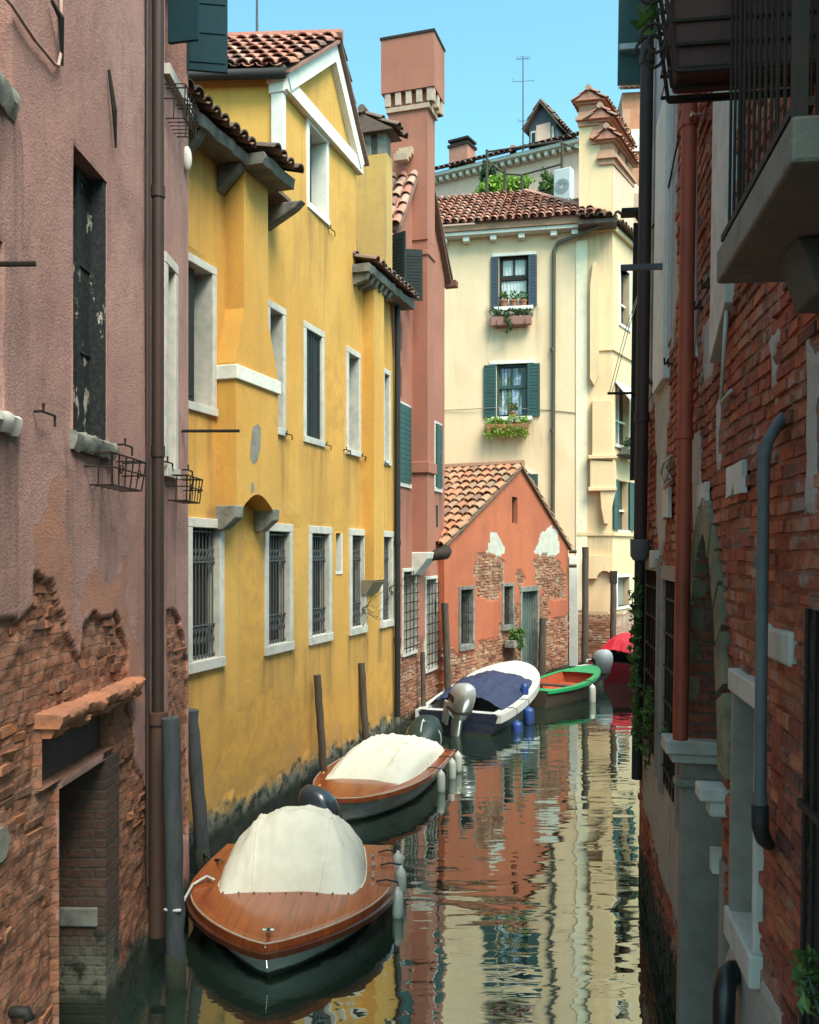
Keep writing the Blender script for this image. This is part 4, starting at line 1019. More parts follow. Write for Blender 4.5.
# hip side
A_, B_ = O+Vector((W+.25, 0, .02)), O+Vector((W+.25-Lr*.62, 0, .02))+V*Lr
q.tube([A_, B_], .11, 8, .7)
q.poly([A_, A_+Vector((.1, 6, 0)), B_], .3)
q.build('roof', TILE_RED, cre)
q = MB(); a = FC.u(585); 
tiles(q, (a-.2, -.75, cez+.12), (1, 0, 0), Vector((0, .95, .35)), 1.3, .9, seed=9, pitch=.24, row=.3, r=.10); q.box(a-.2, a+.95, -.7, .2, cez-.02, cez+.1); q.build('corner_eave', TILE_DK, cre)
# ---- flue tower on the corner, running back along the side canal
CK = .6; sd = FC.I.to_3x3() @ Vector((CK, 1, 0)).normalized()     # direction of the receding side, local
T0, T1 = cs, C1
def extr(mb, pts, z0, z1, t=0.0): mb.prism([Vector((x, y, 0)) for x, y in pts], (0, 0, z0), (0, 0, z1), t)
def plan(o, L, w0=T0, w1=T1): return [(w0-o, -o), (w1+o, -o), (w1+o+sd.x*L, sd.y*L), (w0-o+sd.x*L, sd.y*L)]
tw = FC.z(596, 232)
ctw = thing('corner_house', 'yellowish cream corner building with stepped flue tower and tiled chimney caps', 'house', FC.M)
lowh = FC.z(620, 226)
def fieldT(u, z): p = z+nz(u*1.5, z)*.12 < cbz; return (1.0 if p else 0.0), 0.0, (-.03 if p else 0.0)
twl = wall(ctw, PCY, rect(T0+.003, T1, -.5, tw), [], (.2, .2), fieldT, .2, .3, back=False, drips=[(T0, T1, tw), (T0, T1, FC.z(596, 534))])
add_bricks(twl, BRM, lambda u, z: fieldT(u, z)[0] > .5, lambda u, z: -.03, T0+.05, T1-.05, 0, 2.4, proud=.022, seed=11, miss=.05)
TA, TB = FC.u(593), FC.u(603.5)
q = MB(); extr(q, plan(0, 2.3, T0, TA), tw, tz); extr(q, plan(0, 2.2, TA, TB), tw, tz2); extr(q, plan(0, 2.1, TB, T1), tw, tz3); q.build('flue_tower', PCY, ctw)
q = MB(); extr(q, [(T1, .01), (T1+.015, .0), (T1+.015+sd.x*2.1, sd.y*2.1), (T1+sd.x*2.1, sd.y*2.1)], tw+.1, tz3-.45); q.build('pink_render', simple('pink_side_render', (.68,.46,.34), .85, var=.3, sc=2), ctw)
# side wall along the receding canal: its own frame
FS_o = FC.M @ Vector((T1, 0, 0)); FS = Frame(FS_o.x, FS_o.y, CK, 1)
MS = FC.M.inverted() @ FS.M
def srect(px0, px1, py0, py1):
    pm = (px0+px1)/2; return FS.u(px0), FS.u(px1), FS.z(pm, py1), FS.z(pm, py0)
sw = [srect(619.5, 629, 270, 326), srect(615.5, 629, 384, 446), srect(617, 628, 481, 530), srect(617, 629, 577, 606)]
mside = wall(ctw, PCY, rect(0, 9, -.5, lowh), [rect(*r) for r in sw], (.25, .2), fieldT, .25, .4, name='side_wall', back=False); mside.matrix_basis = MS
def inS(o): o.matrix_basis = MS; return o
for i, r in enumerate(sw):
    w = inS(pane(ctw, r[0], r[1], r[2], r[3], .2, GLASS if i < 3 else simple('grey_panel', (.25,.25,.23), .8)))
    q = MB(); b = .09
    if i in (0, 3):
        q.box(r[0]-b, r[0], -.03, .2, r[2], r[3]); q.box(r[1], r[1]+b, -.03, .2, r[2], r[3]); q.box(r[0]-b, r[1]+b, -.032, .2, r[3], r[3]+b); q.box(r[0]-b, r[1]+b, -.04, .2, r[2]-b, r[2]); q.build('frame', WHITE, w)
    else:
        q.box(r[0]-.1, r[1]+.1, -.06, .2, r[2]-.1, r[2]); q.build('sill', STN, w)
    if i < 3:
        q = MB(); c = (r[0]+r[1])/2; q.box(c-.04, c+.04, .12, .199, r[2], r[3]); zz = r[2]+(r[3]-r[2])*.4; q.box(r[0], r[1], .121, .199, zz-.03, zz+.03); q.build('sash', WHITE, w)
    if i == 2:
        for a, bb in ((r[0]-.45, r[0]), (r[1], r[1]+.5)): shutter(w, a, bb, r[2], r[3], -.06, SH_GREEN)
r = sw[1]
q = MB(); q.prism([Vector((r[0]-.1, -.02, r[3])), Vector((r[0]-.1, -.62, r[3]-.75)), Vector((r[0]-.1, -.60, r[3]-.80)), Vector((r[0]-.1, -.02, r[3]-.06))], (0, 0, 0), (r[1]-r[0]+.2, 0, 0)); inS(q.build('awning', WHITE, ctw))
q = MB(); q.box(r[0]-.1, r[1]+.1, -.45, -.05, r[2]-.38, r[2]-.34); q.tube([(r[0]-.1, -.45, r[2]-.3), (r[1]+.1, -.45, r[2]-.3)], .015, 5); inS(q.build('plant_shelf', IRON, ctw))
wb = thing('flower_trough', 'grey trough of drooping dull green plants below the white awning', 'plant trough', FS.M @ Matrix.Translation(((r[0]+r[1])/2, -.25, r[2]-.33)))
q = MB(); q.box(-.5, .5, -.14, .14, 0, .24); bevel(q.build('trough', CONC, wb), .02)
q = MB()
for k in range(6): q.leaves((-.45+k*.18, -.05, .36), (.16, .16, .18), 50, .1, seed=300+k); q.leaves((-.45+k*.18, -.18, .05), (.12, .07, .3), 26, .09, seed=330+k)
q.build('foliage', LEAF_D, wb)
# string courses
q = MB()
for py in (230, 218): 
    z = FC.z(596, py); extr(q, plan(.09, 3.4 if py < 225 else 9), z-.07, z+.07); q.build('string_course', PCY, ctw); q = MB()
z = FC.z(596, 534); extr(q, plan(.05, 9), z-.05, z+.05); q.build('string_course', PCY, ctw); q = MB()
z = FC.z(596, 350); extr(q, [(FC.u(598)-.05, -.05), (T1+.05, -.05), (T1+.05+sd.x*9, sd.y*9), (T1+sd.x*9, sd.y*9), (T1, .01), (FC.u(598)-.05, .01)], z-.035, z+.035)
q.build('string_course', PCY, ctw)
# shallow flues on the front
q = MB(); y0 = -.22
def fpoly(pts): return [(FC.u(x, .22), FC.z(x, y, .22)) for x, y in pts]
q.uzprism(fpoly([(590,378),(594,385),(599,374),(599,286),(597,262),(593,262),(590,286)]), y0, .02); q.build('flue', PCY, ctw)
q = MB(); q.uzprism(fpoly([(592,460),(592,400),(613,400),(613,460)]), y0, .02); bevel(q.build('flue', PCY, ctw), .02)
q = MB(); q.uzprism(fpoly([(590,490),(590,460),(616,462),(616,490),(611,512),(608,524),(604,524),(601,508),(600,490)]), y0-.06, .02); bevel(q.build('flue', PCY, ctw), .02)
for py in (457, 489): z = FC.z(602, py, .25); q = MB(); q.box(FC.u(588), FC.u(616.5, .25), -.34, .02, z-.06, z+.06); bevel(q.build('flue_band', PCY, ctw), .02)
# niche at the water
nu0, nu1 = FC.u(597), FC.u(612); nzt = FC.z(604, 572)
q = MB(); pts = [(FC.u(586), nzt-.2), (nu0, nzt-.2)]+[(nu0+(nu1-nu0)*(1-math.cos(PI*k/10))/2, nzt-.2+math.sin(PI*k/10)*.24) for k in range(1, 10)]+[(nu1, nzt-.2), (C1-.01, nzt-.2), (C1-.01, nzt+.5), (FC.u(586), nzt+.5)]
q.uzprism(pts, -.16, .02); bevel(q.build('arch_hood', PCY, ctw), .015)
# chimney caps in a row along the tower
def cap(ua, ub, L, z, s=1.0):
    x0, y0 = ua, -.02
    c = MB(); w = ub-ua
    def pl(g, a=0.0, b=1.0): return [(x0-g+sd.x*L*a, y0-g+sd.y*L*a), (x0+w*s+g+sd.x*L*a, y0-g+sd.y*L*a), (x0+w*s+g+sd.x*L*b, y0+g+sd.y*L*b), (x0-g+sd.x*L*b, y0+g+sd.y*L*b)]
    extr(c, pl(.04), z-.42, z-.26); extr(c, pl(.12), z-.26, z-.16); extr(c, pl(.03), z-.16, z+.02)
    for a in (0, .36, .72): extr(c, pl(0, a, a+.24), z+.02, z+.24)
    extr(c, pl(.08), z+.24, z+.30)
    ch = c.build('chimney', TERRACOL, ctw)
    d = MB(); extr(d, pl(-.06, .04, .96), z+.02, z+.24); d.build('chimney_flue', DARK, ch)
    rt = MB(); a = [Vector((x, y, z+.30)) for x, y in pl(.20)]
    rd = Vector((0, 0, .34)); m0, m1 = (a[0]+a[1])/2+rd, (a[3]+a[2])/2+rd
    rt.poly([a[0], m0, m1, a[3]], .1); rt.poly([a[1], a[2], m1, m0], .1); rt.poly([a[0]+Vector((.04,.04,0)), a[1]+Vector((-.04,.04,0)), m0+Vector((0,.04,-.03))], .5)
    rt.poly([a[3]-Vector((0,.04,0)), m1-Vector((0,.04,.03)), a[2]-Vector((0,.04,0))], .5); rt.poly([a[0], a[3], a[2], a[1]], .4)
    for p, e in ((a[0], m0), (a[1], m0)):
        V = (e-p); tiles(rt, p if p is a[0] else p, (a[3]-a[0]).normalized(), V.normalized(), (a[3]-a[0]).length, V.length, pitch=.2, row=.3, seed=int(x0*9), r=.085)
    rt.tube([m0-sd*.05+Vector((0, 0, .03)), m1+Vector((0, 0, .03))], .09, 8, .8)
    rt.build('chimney_roof', TILE_RED, ch)
TERRACOL = simple('chimney_terracotta', (.50,.26,.17), .85, var=.4, sc=5, c2=(.3,.15,.1))
cap(T0, TA+.15, 2.2, tz)
cap(TA, TB+.1, 2.2, tz2)
cap(TB-.1, T1, 2.1, tz3)
q = MB(); extr(q, [(T0+sd.x*3.1, sd.y*3.1), (T1+sd.x*3.1, sd.y*3.1), (T1+sd.x*9, sd.y*9), (T0+sd.x*9, sd.y*9)], lowh-.2, FC.z(596, 160)); q.build('upper_wall', simple('pink_stucco', (.58,.42,.31), .85, var=.3, sc=2), ctw)
q = MB(); tiles(q, FS_to if False else (T1+.25, -.1, lowh+.05), sd, Vector((-1, .2, .35)), 3.2, 1.0, seed=88, pitch=.24, row=.3, r=.1); q.build('side_eave', TILE_DK, ctw)

# ------------------------------------------------------------------ houses further back
FD = Frame(P(505, 553, 39).x, 39, 1, -.593)
PD = plaster('dusty_pink_plaster', (.84,.52,.41), (.76,.46,.36), (.54,.34,.27), grain=.0015, damp=.1, algae=.1, coarse=20, streak=.3, mottle=.4)
far = thing('rooftop_house', 'dusty pink house with bracketed cornice and gabled dormer behind the tiled roof', 'house', FD.M)
d0, d1 = FD.u(425), FD.u(600); dz = FD.z(505, 164)
body(far, d0, d1, 0, 6, 0, dz, PD)
q = MB(); q.box(d0, d1, -.45, .1, dz, dz+.16); bevel(q.build('cornice', WHITE, far), .03)
q = MB()
for k in range(22): u = d0+.3+k*.33; q.box(u-.07, u+.07, -.34, -.005, dz-.20, dz-.004)
bevel(q.build('cornice_bracket', WHITE, far), .02)
q = MB(); Vd = Vector((0, 1, .48)).normalized(); tiles(q, (d0, -.55, dz+.18), (1, 0, 0), Vd, d1-d0, 3.6, seed=12, pitch=.26, row=.45, r=.115)
q.poly([(d0, -.5, dz+.17), (d1, -.5, dz+.17), (d1, 3.0, dz+1.85), (d0, 3.0, dz+1.85)], .1); q.build('roof', TILE_DK, far)
# dormer
e0, e1 = FD.u(529, -1), FD.u(556, -1); ez0, ez1, ezp = FD.z(545, 165, -1), FD.z(545, 123, -1), FD.z(545, 103, -1); em = (e0+e1)/2
q = MB(); q.uzprism([(e0, ez0-1), (e1, ez0-1), (e1, ez1), (em, ezp-.12), (e0, ez1)], 1.0, 4.0); dm = q.build('dormer', simple('dormer_lead', (.075,.085,.105), .7, var=.4), far)
q = MB(); a = FD.u(537, -1); q.box(a, FD.u(551, -1), .92, .99, ez0-1, ez1-.05); q.build('dormer_panel', PD, dm)
q = MB(); q.box(e0+.1, FD.u(536.5, -1), .94, .99, ez0-.2, ez1-.25); q.box(FD.u(552, -1), e1-.1, .94, .99, ez0-.2, ez1-.25); w_ = q.build('dormer_window', WHITE, dm)
q = MB(); q.box(e0+.16, FD.u(535.8, -1), .92, .938, ez0-.1, ez1-.33); q.box(FD.u(552.6, -1), e1-.15, .92, .938, ez0-.1, ez1-.33); q.build('pane', GLASS, w_)
q = MB()
for s_, b in ((1, e0), (-1, e1)):
    dd = Vector((em-b, 0, ezp-ez1)); L = dd.length; dd.normalize(); o = Vector((b, .7, ez1+.03))-dd*.25
    q.prism([o, o+dd*(L+.25), o+dd*(L+.25)+Vector((0,0,-.09)), o+Vector((0,0,-.09))], (0, 0, 0), (0, 3.2, 0), .1); tiles(q, o+Vector((0,0,.02)), (0, 1, 0), dd, 3.2, L+.25, seed=31, pitch=.24, row=.4, r=.1)
q.build('dormer_roof', TILE_DK, dm)
q = MB(); a = FD.u(449, -1.5); b = FD.u(467.5, -1.5); q.box(a, b, 1.5, 2.3, dz, FD.z(458, 146, -1.5)); ch = q.build('chimney', simple('dusty_red_stucco', (.46,.20,.15), .85, var=.35), far)
q = MB(); zt_ = FD.z(458, 146, -1.5); q.box(a-.06, b+.06, 1.44, 2.36, zt_, zt_+.12); q.box(a+.05, b-.05, 1.55, 2.25, zt_+.12, zt_+.26); q.box(a-.04, b+.04, 1.46, 2.34, zt_+.26, zt_+.36); q.build('chimney_cap', IRON, ch)
q = MB(); a = FD.u(512, -1.2); q.box(a-.1, a+.1, 1.2, 1.45, dz, FD.z(512, 145, -1.2)); q.build('chimney', TERRACOL, far)
# roof terrace
ter = thing('roof_terrace', 'wooden roof terrace with weathered pergola beams above the red tiles', 'terrace', FD.M @ Matrix.Translation((0, -4.5, 0)))
def TP(px, py, off=4.5): u, z = FD.pix(px, py, off); return Vector((u, 0, z))
ta, tb = TP(476, 205), TP(580, 205)
q = MB(); q.box(ta.x, tb.x, -.2, 3.8, TP(520, 212).z-.12, TP(520, 212).z); q.build('deck', TIMBER, ter)
for px, py0 in ((487, 150), (505, 168), (522, 175), (562, 143)):
    a = TP(px, 210); b = TP(px, py0); q = MB(); q.tube([a, b], .06, 6); q.build('post', TIMBER, ter)
q = MB(); q.tube([TP(487, 160), TP(505, 174), TP(522, 175)], .035, 6); q.tube([TP(522, 175), TP(562, 164)], .035, 6); q.tube([TP(486, 152), TP(562, 141)], .035, 6); q.tube([TP(562, 143), TP(580, 150)], .035, 6); q.build('beam', TIMBER, ter)
q = MB(); 
for k in range(9): a = TP(520+6*k, 210); b = TP(520+6*k, 192); q.tube([a, b], .02, 4)
q.tube([TP(518, 192), TP(572, 192)], .025, 4); q.build('railing', TIMBER, ter)
def bush(px, py, r, n, size, leaf, label, name='bush', Y=36.5, pot=True):
    c = P(px, py, Y)
    t = thing(name, label, 'bush', c-Vector((0, 0, r[2]*1.1)), 'bushes on the roof terrace')
    rn = random.Random(int(px*7)); q = MB()
    for k in range(n):
        p = (rn.uniform(-.75, .75)*r[0], rn.uniform(-.5, .5)*r[1], r[2]*1.1+rn.uniform(-.6, .6)*r[2])
        q.leaves(p, (r[0]*.34, r[1]*.4, r[2]*.36), 46, size, seed=int(px)+k)
    q.build('foliage', leaf, t)
    if pot:
        q = MB(); q.box(-r[0]*.8, r[0]*.8, -.22, .22, -.4, .1); bevel(q.build('planter', TERRA, t), .03)
        q = MB()
        for k in range(5): x = (k-2)*r[0]*.3; q.tube([(x*.6, 0, .05), (x, 0, r[2]*1.3)], [.03, .01], 5)
        q.build('stem', TIMBER, t)
bush(507, 189, (1.35, .7, .55), 44, .2, LEAF_L, 'wide bright green bush in a planter on the roof terrace')
bush(489, 176, (.4, .4, .75), 14, .16, LEAF_D, 'thin dark greyish shrub at the end of the roof terrace by the tall chimney')
bush(551, 184, (.5, .45, .75), 18, .16, LEAF, 'loose mid green climber beside the grey air conditioner', 'climbing_plant')
bush(536, 199, (.5, .3, .3), 9, .14, LEAF_D, 'low dark plants along the terrace rail between the bright bush and the climber')
ac = thing('air_conditioner', 'pale grey air conditioning unit on the roof beside the flue tower', 'air conditioner', FD.M @ Matrix.Translation((TP(566, 204).x, -4.7, TP(566, 204).z)))
q = MB(); q.box(-.32, .32, -.2, .2, 0, 1.15); bevel(q.build('casing', simple('ac_grey', (.52,.55,.56), .5, var=.2), ac), .04)
q = MB()
for k in range(5): rr = .08+k*.045; q.tube([(math.cos(a)*rr, -.215, .5+math.sin(a)*rr) for a in [2*PI*j/20 for j in range(21)]], .006, 4)
q.build('fan_grille', IRON_G, ac)
q = MB(); q.tube([(-.25, -.2, -.02), (-.25, .3, -.25)], .03, 5); q.tube([(.25, -.2, -.02), (.25, .3, -.25)], .03, 5); q.build('bracket', WHITE, ac)
def antenna(px, py0, py1, Y, label, arms):
    a, b = P(px, py1, Y), P(px, py0, Y)
    t = thing('tv_antenna', label, 'antenna', a, 'rooftop antennas'); hh = (b-a).z
    q = MB(); q.tube([(0, 0, -.8), (0, 0, hh)], [.035, .022], 6); q.build('mast', IRON_G, t)
    q = MB()
    for f, L, nn in arms:
        z = hh*f; q.tube([(-L, -.1, z-.08), (L, .1, z+.08)], .014, 4)
        for k in range(nn): x = -L+2*L*k/max(1, nn-1); q.tube([(x-.03, -.22, z), (x+.03, .22, z+.05)], .01, 4)
    q.build('aerial', IRON_G, t)
antenna(523, 56, 146, 40.5, 'tall television antenna mast beside the gabled dormer', [(.97, .28, 7), (.72, .45, 2), (.28, .2, 2)])
antenna(257, -20, 34, 18, 'thin bare antenna mast rising behind the yellow attic roof', [(.9, .12, 2)])
# distant orange roofed house beyond
FB = Frame(P(622, 553, 47).x, 47, 1, -.1)
bac = thing('distant_house', 'distant terracotta house with white band far beyond the corner building', 'house', FB.M)
body(bac, 0, 3.5, 0, 4, 0, FB.z(635, 92), simple('distant_terracotta', (.46,.20,.11), .85, var=.4, sc=2))
q = MB(); q.box(FB.u(631), 3.6, -.1, .5, FB.z(635, 152), FB.z(635, 130)); q.build('white_band', WHITE, bac)
q = MB(); a = FB.u(621); q.box(a, FB.u(628.5), -.6, -.1, FB.z(625, 160), FB.z(625, 115)); q.build('chimney', TERRACOL, bac)
q = MB(); tiles(q, (0, -.3, FB.z(635, 92)), (1, 0, 0), Vector((0, 1, .5)), 3.5, 3, seed=3, pitch=.28, row=.5, r=.12); q.build('roof', TILE_RED, bac)
# ------------------------------------------------------------------ RIGHT: dark brick house
RK = .155
FW = Frame(.97+RK*10.2, 10.2, -RK, -1, .8)
bri = thing('brick_house', 'dark red brick house with mossy pointed water gate and iron balcony', 'house', FW.M)
PW = plaster('grey_lime_plaster', (.44,.40,.37), (.37,.33,.30), (.23,.20,.175), brick=((.34,.10,.055),(.24,.07,.042),(.15,.12,.095)), jd=.03, lime=(.30,.27,.23), worn=((.30,.27,.23),(.25,.22,.18)), grain=.004, damp=.15, dampcol=(.18,.12,.09), algae=.55, streak=.5, pale=.55, mottle=1.2, bs=1.02, wob=.026)
au0, au1, az0 = FW.u(690), FW.u(726), FW.z(700, 752); azp = FW.z(704, 534)
uc, ah, rise = (au0+au1)/2, (au1-au0)/2, azp-az0
def archpt(k, n, a, r): 
    w = -1+2*k/n; return (uc+w*a, az0+r*max(0, 1-abs(w)**1.7)**.72)
arch = [(au0, -.45)]+[(au1, -.45)]+[archpt(20-k, 20, ah, rise) for k in range(21)]
nw = (FW.u(741.5), FW.u(763), FW.z(750, 938), FW.z(750, 700)); gate = (FW.u(806), FW.u(850), -.3, FW.z(806, 608))
k1 = (FW.u(646.5), FW.u(660), FW.z(653, 756), FW.z(653, 570)); k2 = (FW.u(666), FW.u(682), FW.z(674, 806), FW.z(674, 581))
def Wp(pts): return [FW.pix(*p) for p in pts]
plW = [Wp([(600,-900),(676,-900),(676,300),(668,372),(655,400),(645,425),(600,430)]), Wp([(643,745),(664,770),(690,830),(692,985),(676,930),(655,850),(643,800)]), Wp([(728,955),(745,950),(768,990),(790,1060),(700,1060),(705,960)]),
       Wp([(655,380),(668,340),(664,560),(657,560)]), Wp([(714,400),(722,380),(720,470),(716,470)]), Wp([(768,330),(778,325),(775,395),(768,395)]), Wp([(805,330),(819,330),(818,500),(806,500)]), Wp([(700,330),(713,310),(712,372),(700,385)]), Wp([(690,440),(700,420),(702,530),(692,520)])]
def fieldW(u, z):
    j = nz(u*2.5, z*2.5, 3)*.10; k = nz(u*2.5, z*2.5, 13)*.10
    p = any(inpoly(u+j, z+k, q) for q in plW)
    o = nz(u*.8, z*.6, 4)*.025+nz(u*5, z*6, 7)*.008
    if not p: o -= .022
    return (0.0 if p else 1.0), 0.0, o
BRW = brickmat('dark_red_brick', [(.12,.045,.034),(.38,.09,.048),(.26,.065,.042),(.48,.13,.06),(.33,.10,.06),(.19,.07,.05),(.54,.19,.09)], (.38,.33,.285), .5, (.035,.02,.016), .55, .008)
bwl = wall(bri, PW, rect(0, 9.0, -.6, 10.3), [arch]+[rect(*r) for r in (nw, gate, k1, k2)], (.09, .09), fieldW, .42, 4.0, rpeel=1.0)
add_bricks(bwl, BRW, lambda u, z: fieldW(u, z)[0] > .5, lambda u, z: fieldW(u, z)[2], .03, 8.9, -.1, 10.2, bw=.26, bh=.078, gap=.016, proud=.018, jit=.0045, miss=.02, seed=6, holes=[arch]+[rect(*r) for r in (nw, gate, k1, k2)], tilt=.012)
q = MB(); q.box(-.1, 9.2, -.2, 4.1, 10.3, 10.42); q.build('roof', TILE_DK, bri)
# rear wing of the same house along the bend of the canal
q = MB(); wp_ = [FW.loc((x, y, 0)) for x, y in ((2.95, 10.35), (6.75, 24.5), (13, 24.5), (13, 9))]
q.prism([Vector((p.x, p.y, 0)) for p in wp_], (0, 0, -.6), (0, 0, 3.1)); rw_ = q.build('rear_wing', PCY, bri)
q = MB(); q.prism([Vector((p.x, p.y, 0)) for p in wp_], (0, 0, 3.1), (0, 0, 3.26)); q.build('roof', TILE_DK, rw_)
# water gate
MOSSY = simple('mossy_stone', (.24,.205,.13), .9, var=.8, sc=5, bump=.015, c2=(.06,.065,.035))
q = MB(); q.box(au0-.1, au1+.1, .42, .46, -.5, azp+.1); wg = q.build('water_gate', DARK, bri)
nv = 15
for k in range(nv):
    a0, a1 = archpt(k+.06, nv, ah, rise), archpt(k+.94, nv, ah, rise); b0_, b1_ = archpt(k+.06, nv, ah+.27, rise+.25), archpt(k+.94, nv, ah+.27, rise+.25)
    v = MB(); v.uzprism([a0, a1, b1_, b0_], -.022-.012*random.random(), .07); bevel(v.build('arch_stone', MOSSY, wg), .006)
JAMB = simple('beige_jamb', (.30,.26,.215), .9, var=.6, sc=5, bump=.01, c2=(.17,.14,.11))
q = MB(); q.box(au0-.16, au0+.004, -.03, .415, -.5, az0-.16); q.box(au1-.003, au1+.12, -.012, .415, -.5, az0-.45); q.build('gate_jamb', JAMB, wg)
q = MB(); zi = az0-.02
q.box(au0-.16, au0+.14, -.17, .41, zi-.10, zi); q.box(au0-.13, au0+.10, -.12, .41, zi-.17, zi-.101); bevel(q.build('impost', STN, wg), .012); q = MB()
q.box(au1-.05, au1+.14, -.15, .3, FW.z(722, 812)+.09, FW.z(722, 812)+.17); q.box(au1-.03, au1+.12, -.09, .3, FW.z(722, 812)+.0, FW.z(722, 812)+.089)
bevel(q.build('impost', STN, wg), .012)
q = MB(); zz = FW.z(718, 868); q.box(au1-.10, au1-.0, -.05, .2, zz, zz+.13); q.build('stone_bracket', STN, wg)
q = MB(); q.box(au0-.1, au0+.05, -.09, .415, FW.z(697, 805), FW.z(697, 795)); bevel(q.build('jamb_moulding', JAMB, wg), .02)
for i, r in enumerate((k1, k2)):
    w = pane(bri, r[0]-.05, r[1]+.05, r[2]-.05, r[3]+.05, .34, DARK)
    grille(w, r[0]+.02, r[1]-.02, r[2]+.02, r[3]-.02, .0, 5, IRON, fancy=False, rows=6)
    q = MB(); q.box(r[0]-.10, r[0], -.03, .3, r[2]-.1, r[3]); q.box(r[1]+.0, r[1]+.09, -.03, .3, r[2]-.1, r[3]); q.box(r[0]-.1, r[1]+.09, -.032, .3, r[3], r[3]+.12); q.build('frame', simple('grey_pink_stone', (.34,.27,.24), .9, var=.5, bump=.008), w)
q = MB(); u, z = FW.pix(657, 568); q.box(u-.15, u+.14, -.06, .1, z, z+.17); bevel(q.build('lintel_block', STN, bri), .01)
# narrow blocked window with stone frame
w = pane(bri, nw[0]-.05, nw[1]+.05, nw[2], nw[3], .16, simple('blocked_window', (.25,.20,.15), .9, var=.7, sc=4, bump=.02), name='blocked_window')
q = MB(); q.box(nw[0]-.07, nw[0]+.005, -.03, .3, nw[2], nw[3]); q.build('far_jamb', JAMB, w); q = MB(); q.box(nw[1]-.002, nw[1]+.05, -.03, .3, nw[2], nw[3]); q.box(nw[0]-.09, nw[1]+.07, -.045, .3, nw[3], nw[3]+.12); bevel(q.build('frame', STN, w), .01)
q = MB(); q.box(nw[0]-.09, nw[1]+.06, -.05, .3, nw[2]-.16, nw[2]+.002); bevel(q.build('sill', STN, w), .012)
# near gate grating
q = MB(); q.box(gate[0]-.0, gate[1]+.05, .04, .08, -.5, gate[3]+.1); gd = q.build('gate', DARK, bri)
q = MB()
for k in range(5): u = gate[0]+.04+(gate[1]-gate[0])*k/5; q.tube([(u, .0, -.4), (u, .0, gate[3])], .012, 6)
for z in (.6, 1.3, 2.0, 2.7): q.box(gate[0], gate[1], -.02, .02, z-.015, z+.015)
q.build('grille', IRON, gd)
# stone strips of the upper windows
def wstrip(px0, px1, py0, py1, mat, proud, name='stone_strip', taper=.0):
    u0, u1 = FW.u(px0), FW.u(px1); z0, z1 = FW.z((px0+px1)/2, py1), FW.z((px0+px1)/2, py0)
    q = MB(); q.uzprism([(u0, z0+taper), (u1, z0), (u1, z1), (u0, z1)], -proud, .02); return bevel(q.build(name, mat, bri), .008)
wstrip(713.5, 729, -40, 318, STN, .045, taper=-.25); wstrip(655, 665.5, 130, 390, WHITE, .05); wstrip(645, 668, -200, 365, simple('pale_grey_render', (.43,.42,.42), .9, var=.4, sc=4, bump=.006, c2=(.3,.28,.27)), .012, 'render_panel', -.3)
# block letters free paper scraps and stones
PAPER = simple('torn_paper', (.58,.56,.52), .8, var=.4, sc=15, c2=(.38,.35,.32))
def scrap(px0, px1, py0, py1, off=.05, nick=.3, mat=PAPER, name='torn_notice'):
    u0, u1 = FW.u(px0), FW.u(px1); z0, z1 = FW.z((px0+px1)/2, py1), FW.z((px0+px1)/2, py0); w, h = u1-u0, z1-z0
    q = MB(); q.uzprism([(u0, z0), (u0+w*.32, z0+h*.06), (u0+w*.42, z0+h*nick), (u0+w*.55, z0+h*.04), (u1, z0+h*.02), (u1-w*.04, z0+h*.5), (u1, z1), (u0+w*.5, z1-h*.03), (u0, z1-h*.02)], -.028, .0)
    return q.build(name, mat, bri)
scrap(700, 709, 484, 507); scrap(730, 746.5, 464, 496, nick=.35); scrap(664.5, 671, 489, 519, nick=.1); 
u0, u1 = FW.u(764), FW.u(795); z0, z1 = FW.z(780, 662), FW.z(780, 628); q = MB(); q.uzprism([(u0, z0), (u1, z0), (u1, z1), (u0+.2, z1-.01), (u0, z1)], -.020, .1); bevel(q.build('stone_block', STN, bri), .015)
# pipes
def wpt(px, py, off): u, z = FW.pix(px, py, off); return (u, -off, z)
pu = FW.u(640, .1)
pipe(bri, [(pu, -.1, FW.z(640, 540, .1)), (pu, -.1, 10.1)], .068, PIPE_BR, [(pu, -.1, FW.z(640, 96, .1)), (pu, -.1, FW.z(637, 425, .1))])
pipe(bri, [(pu, -.1, 1.35), (pu, -.1, FW.z(640, 560, .1))], .055, PIPE_DK)
q = MB(); z = FW.z(640, 548, .1); q.tube([(pu, -.1, z-.13), (pu, -.1, z-.08), (pu, -.1, z+.09)], [.07, .10, .105], 14); q.build('pipe_socket', PIPE_GR, bri, smooth=True, sharp=50)
q = MB(); a = .06; q.box(a-.03, a+.02, -.16, -.05, H+(CY-480)*10.1/F, H+(CY-222)*10.1/F); q.build('shutter', SH_DARK, bri)
q = MB(); a = .12; z = H+(CY-213)*10.1/F; q.box(a-.08, a+.1, -.30, -.02, z-.03, z+.02); q.prism([Vector((a-.02, -.1, z-.03)), Vector((a-.02, -.16, z-.03)), Vector((a-.02, -.06, z-.2)), Vector((a-.02, -.02, z-.2))], (0, 0, 0), (.06, 0, 0)); q.build('iron_bracket', IRON, bri)
pu = FW.u(683, .1)
pipe(bri, [(pu, -.1, FW.z(682, 742, .1)), (pu, -.1, 10.0)], .053, PIPE_RED, [(pu, -.1, FW.z(686, 133, .1)), (pu, -.1, FW.z(682, 437, .1))], hc=.03)
q = MB(); z = FW.z(686, 133, .1); q.tube([(pu-.1, -.1, z), (pu+.15, -.1, z)], .012, 5); q.tube([(pu+.12, -.1, z), (pu+.12, .05, z)], .01, 5); q.build('pipe_clip', CHROME, bri)
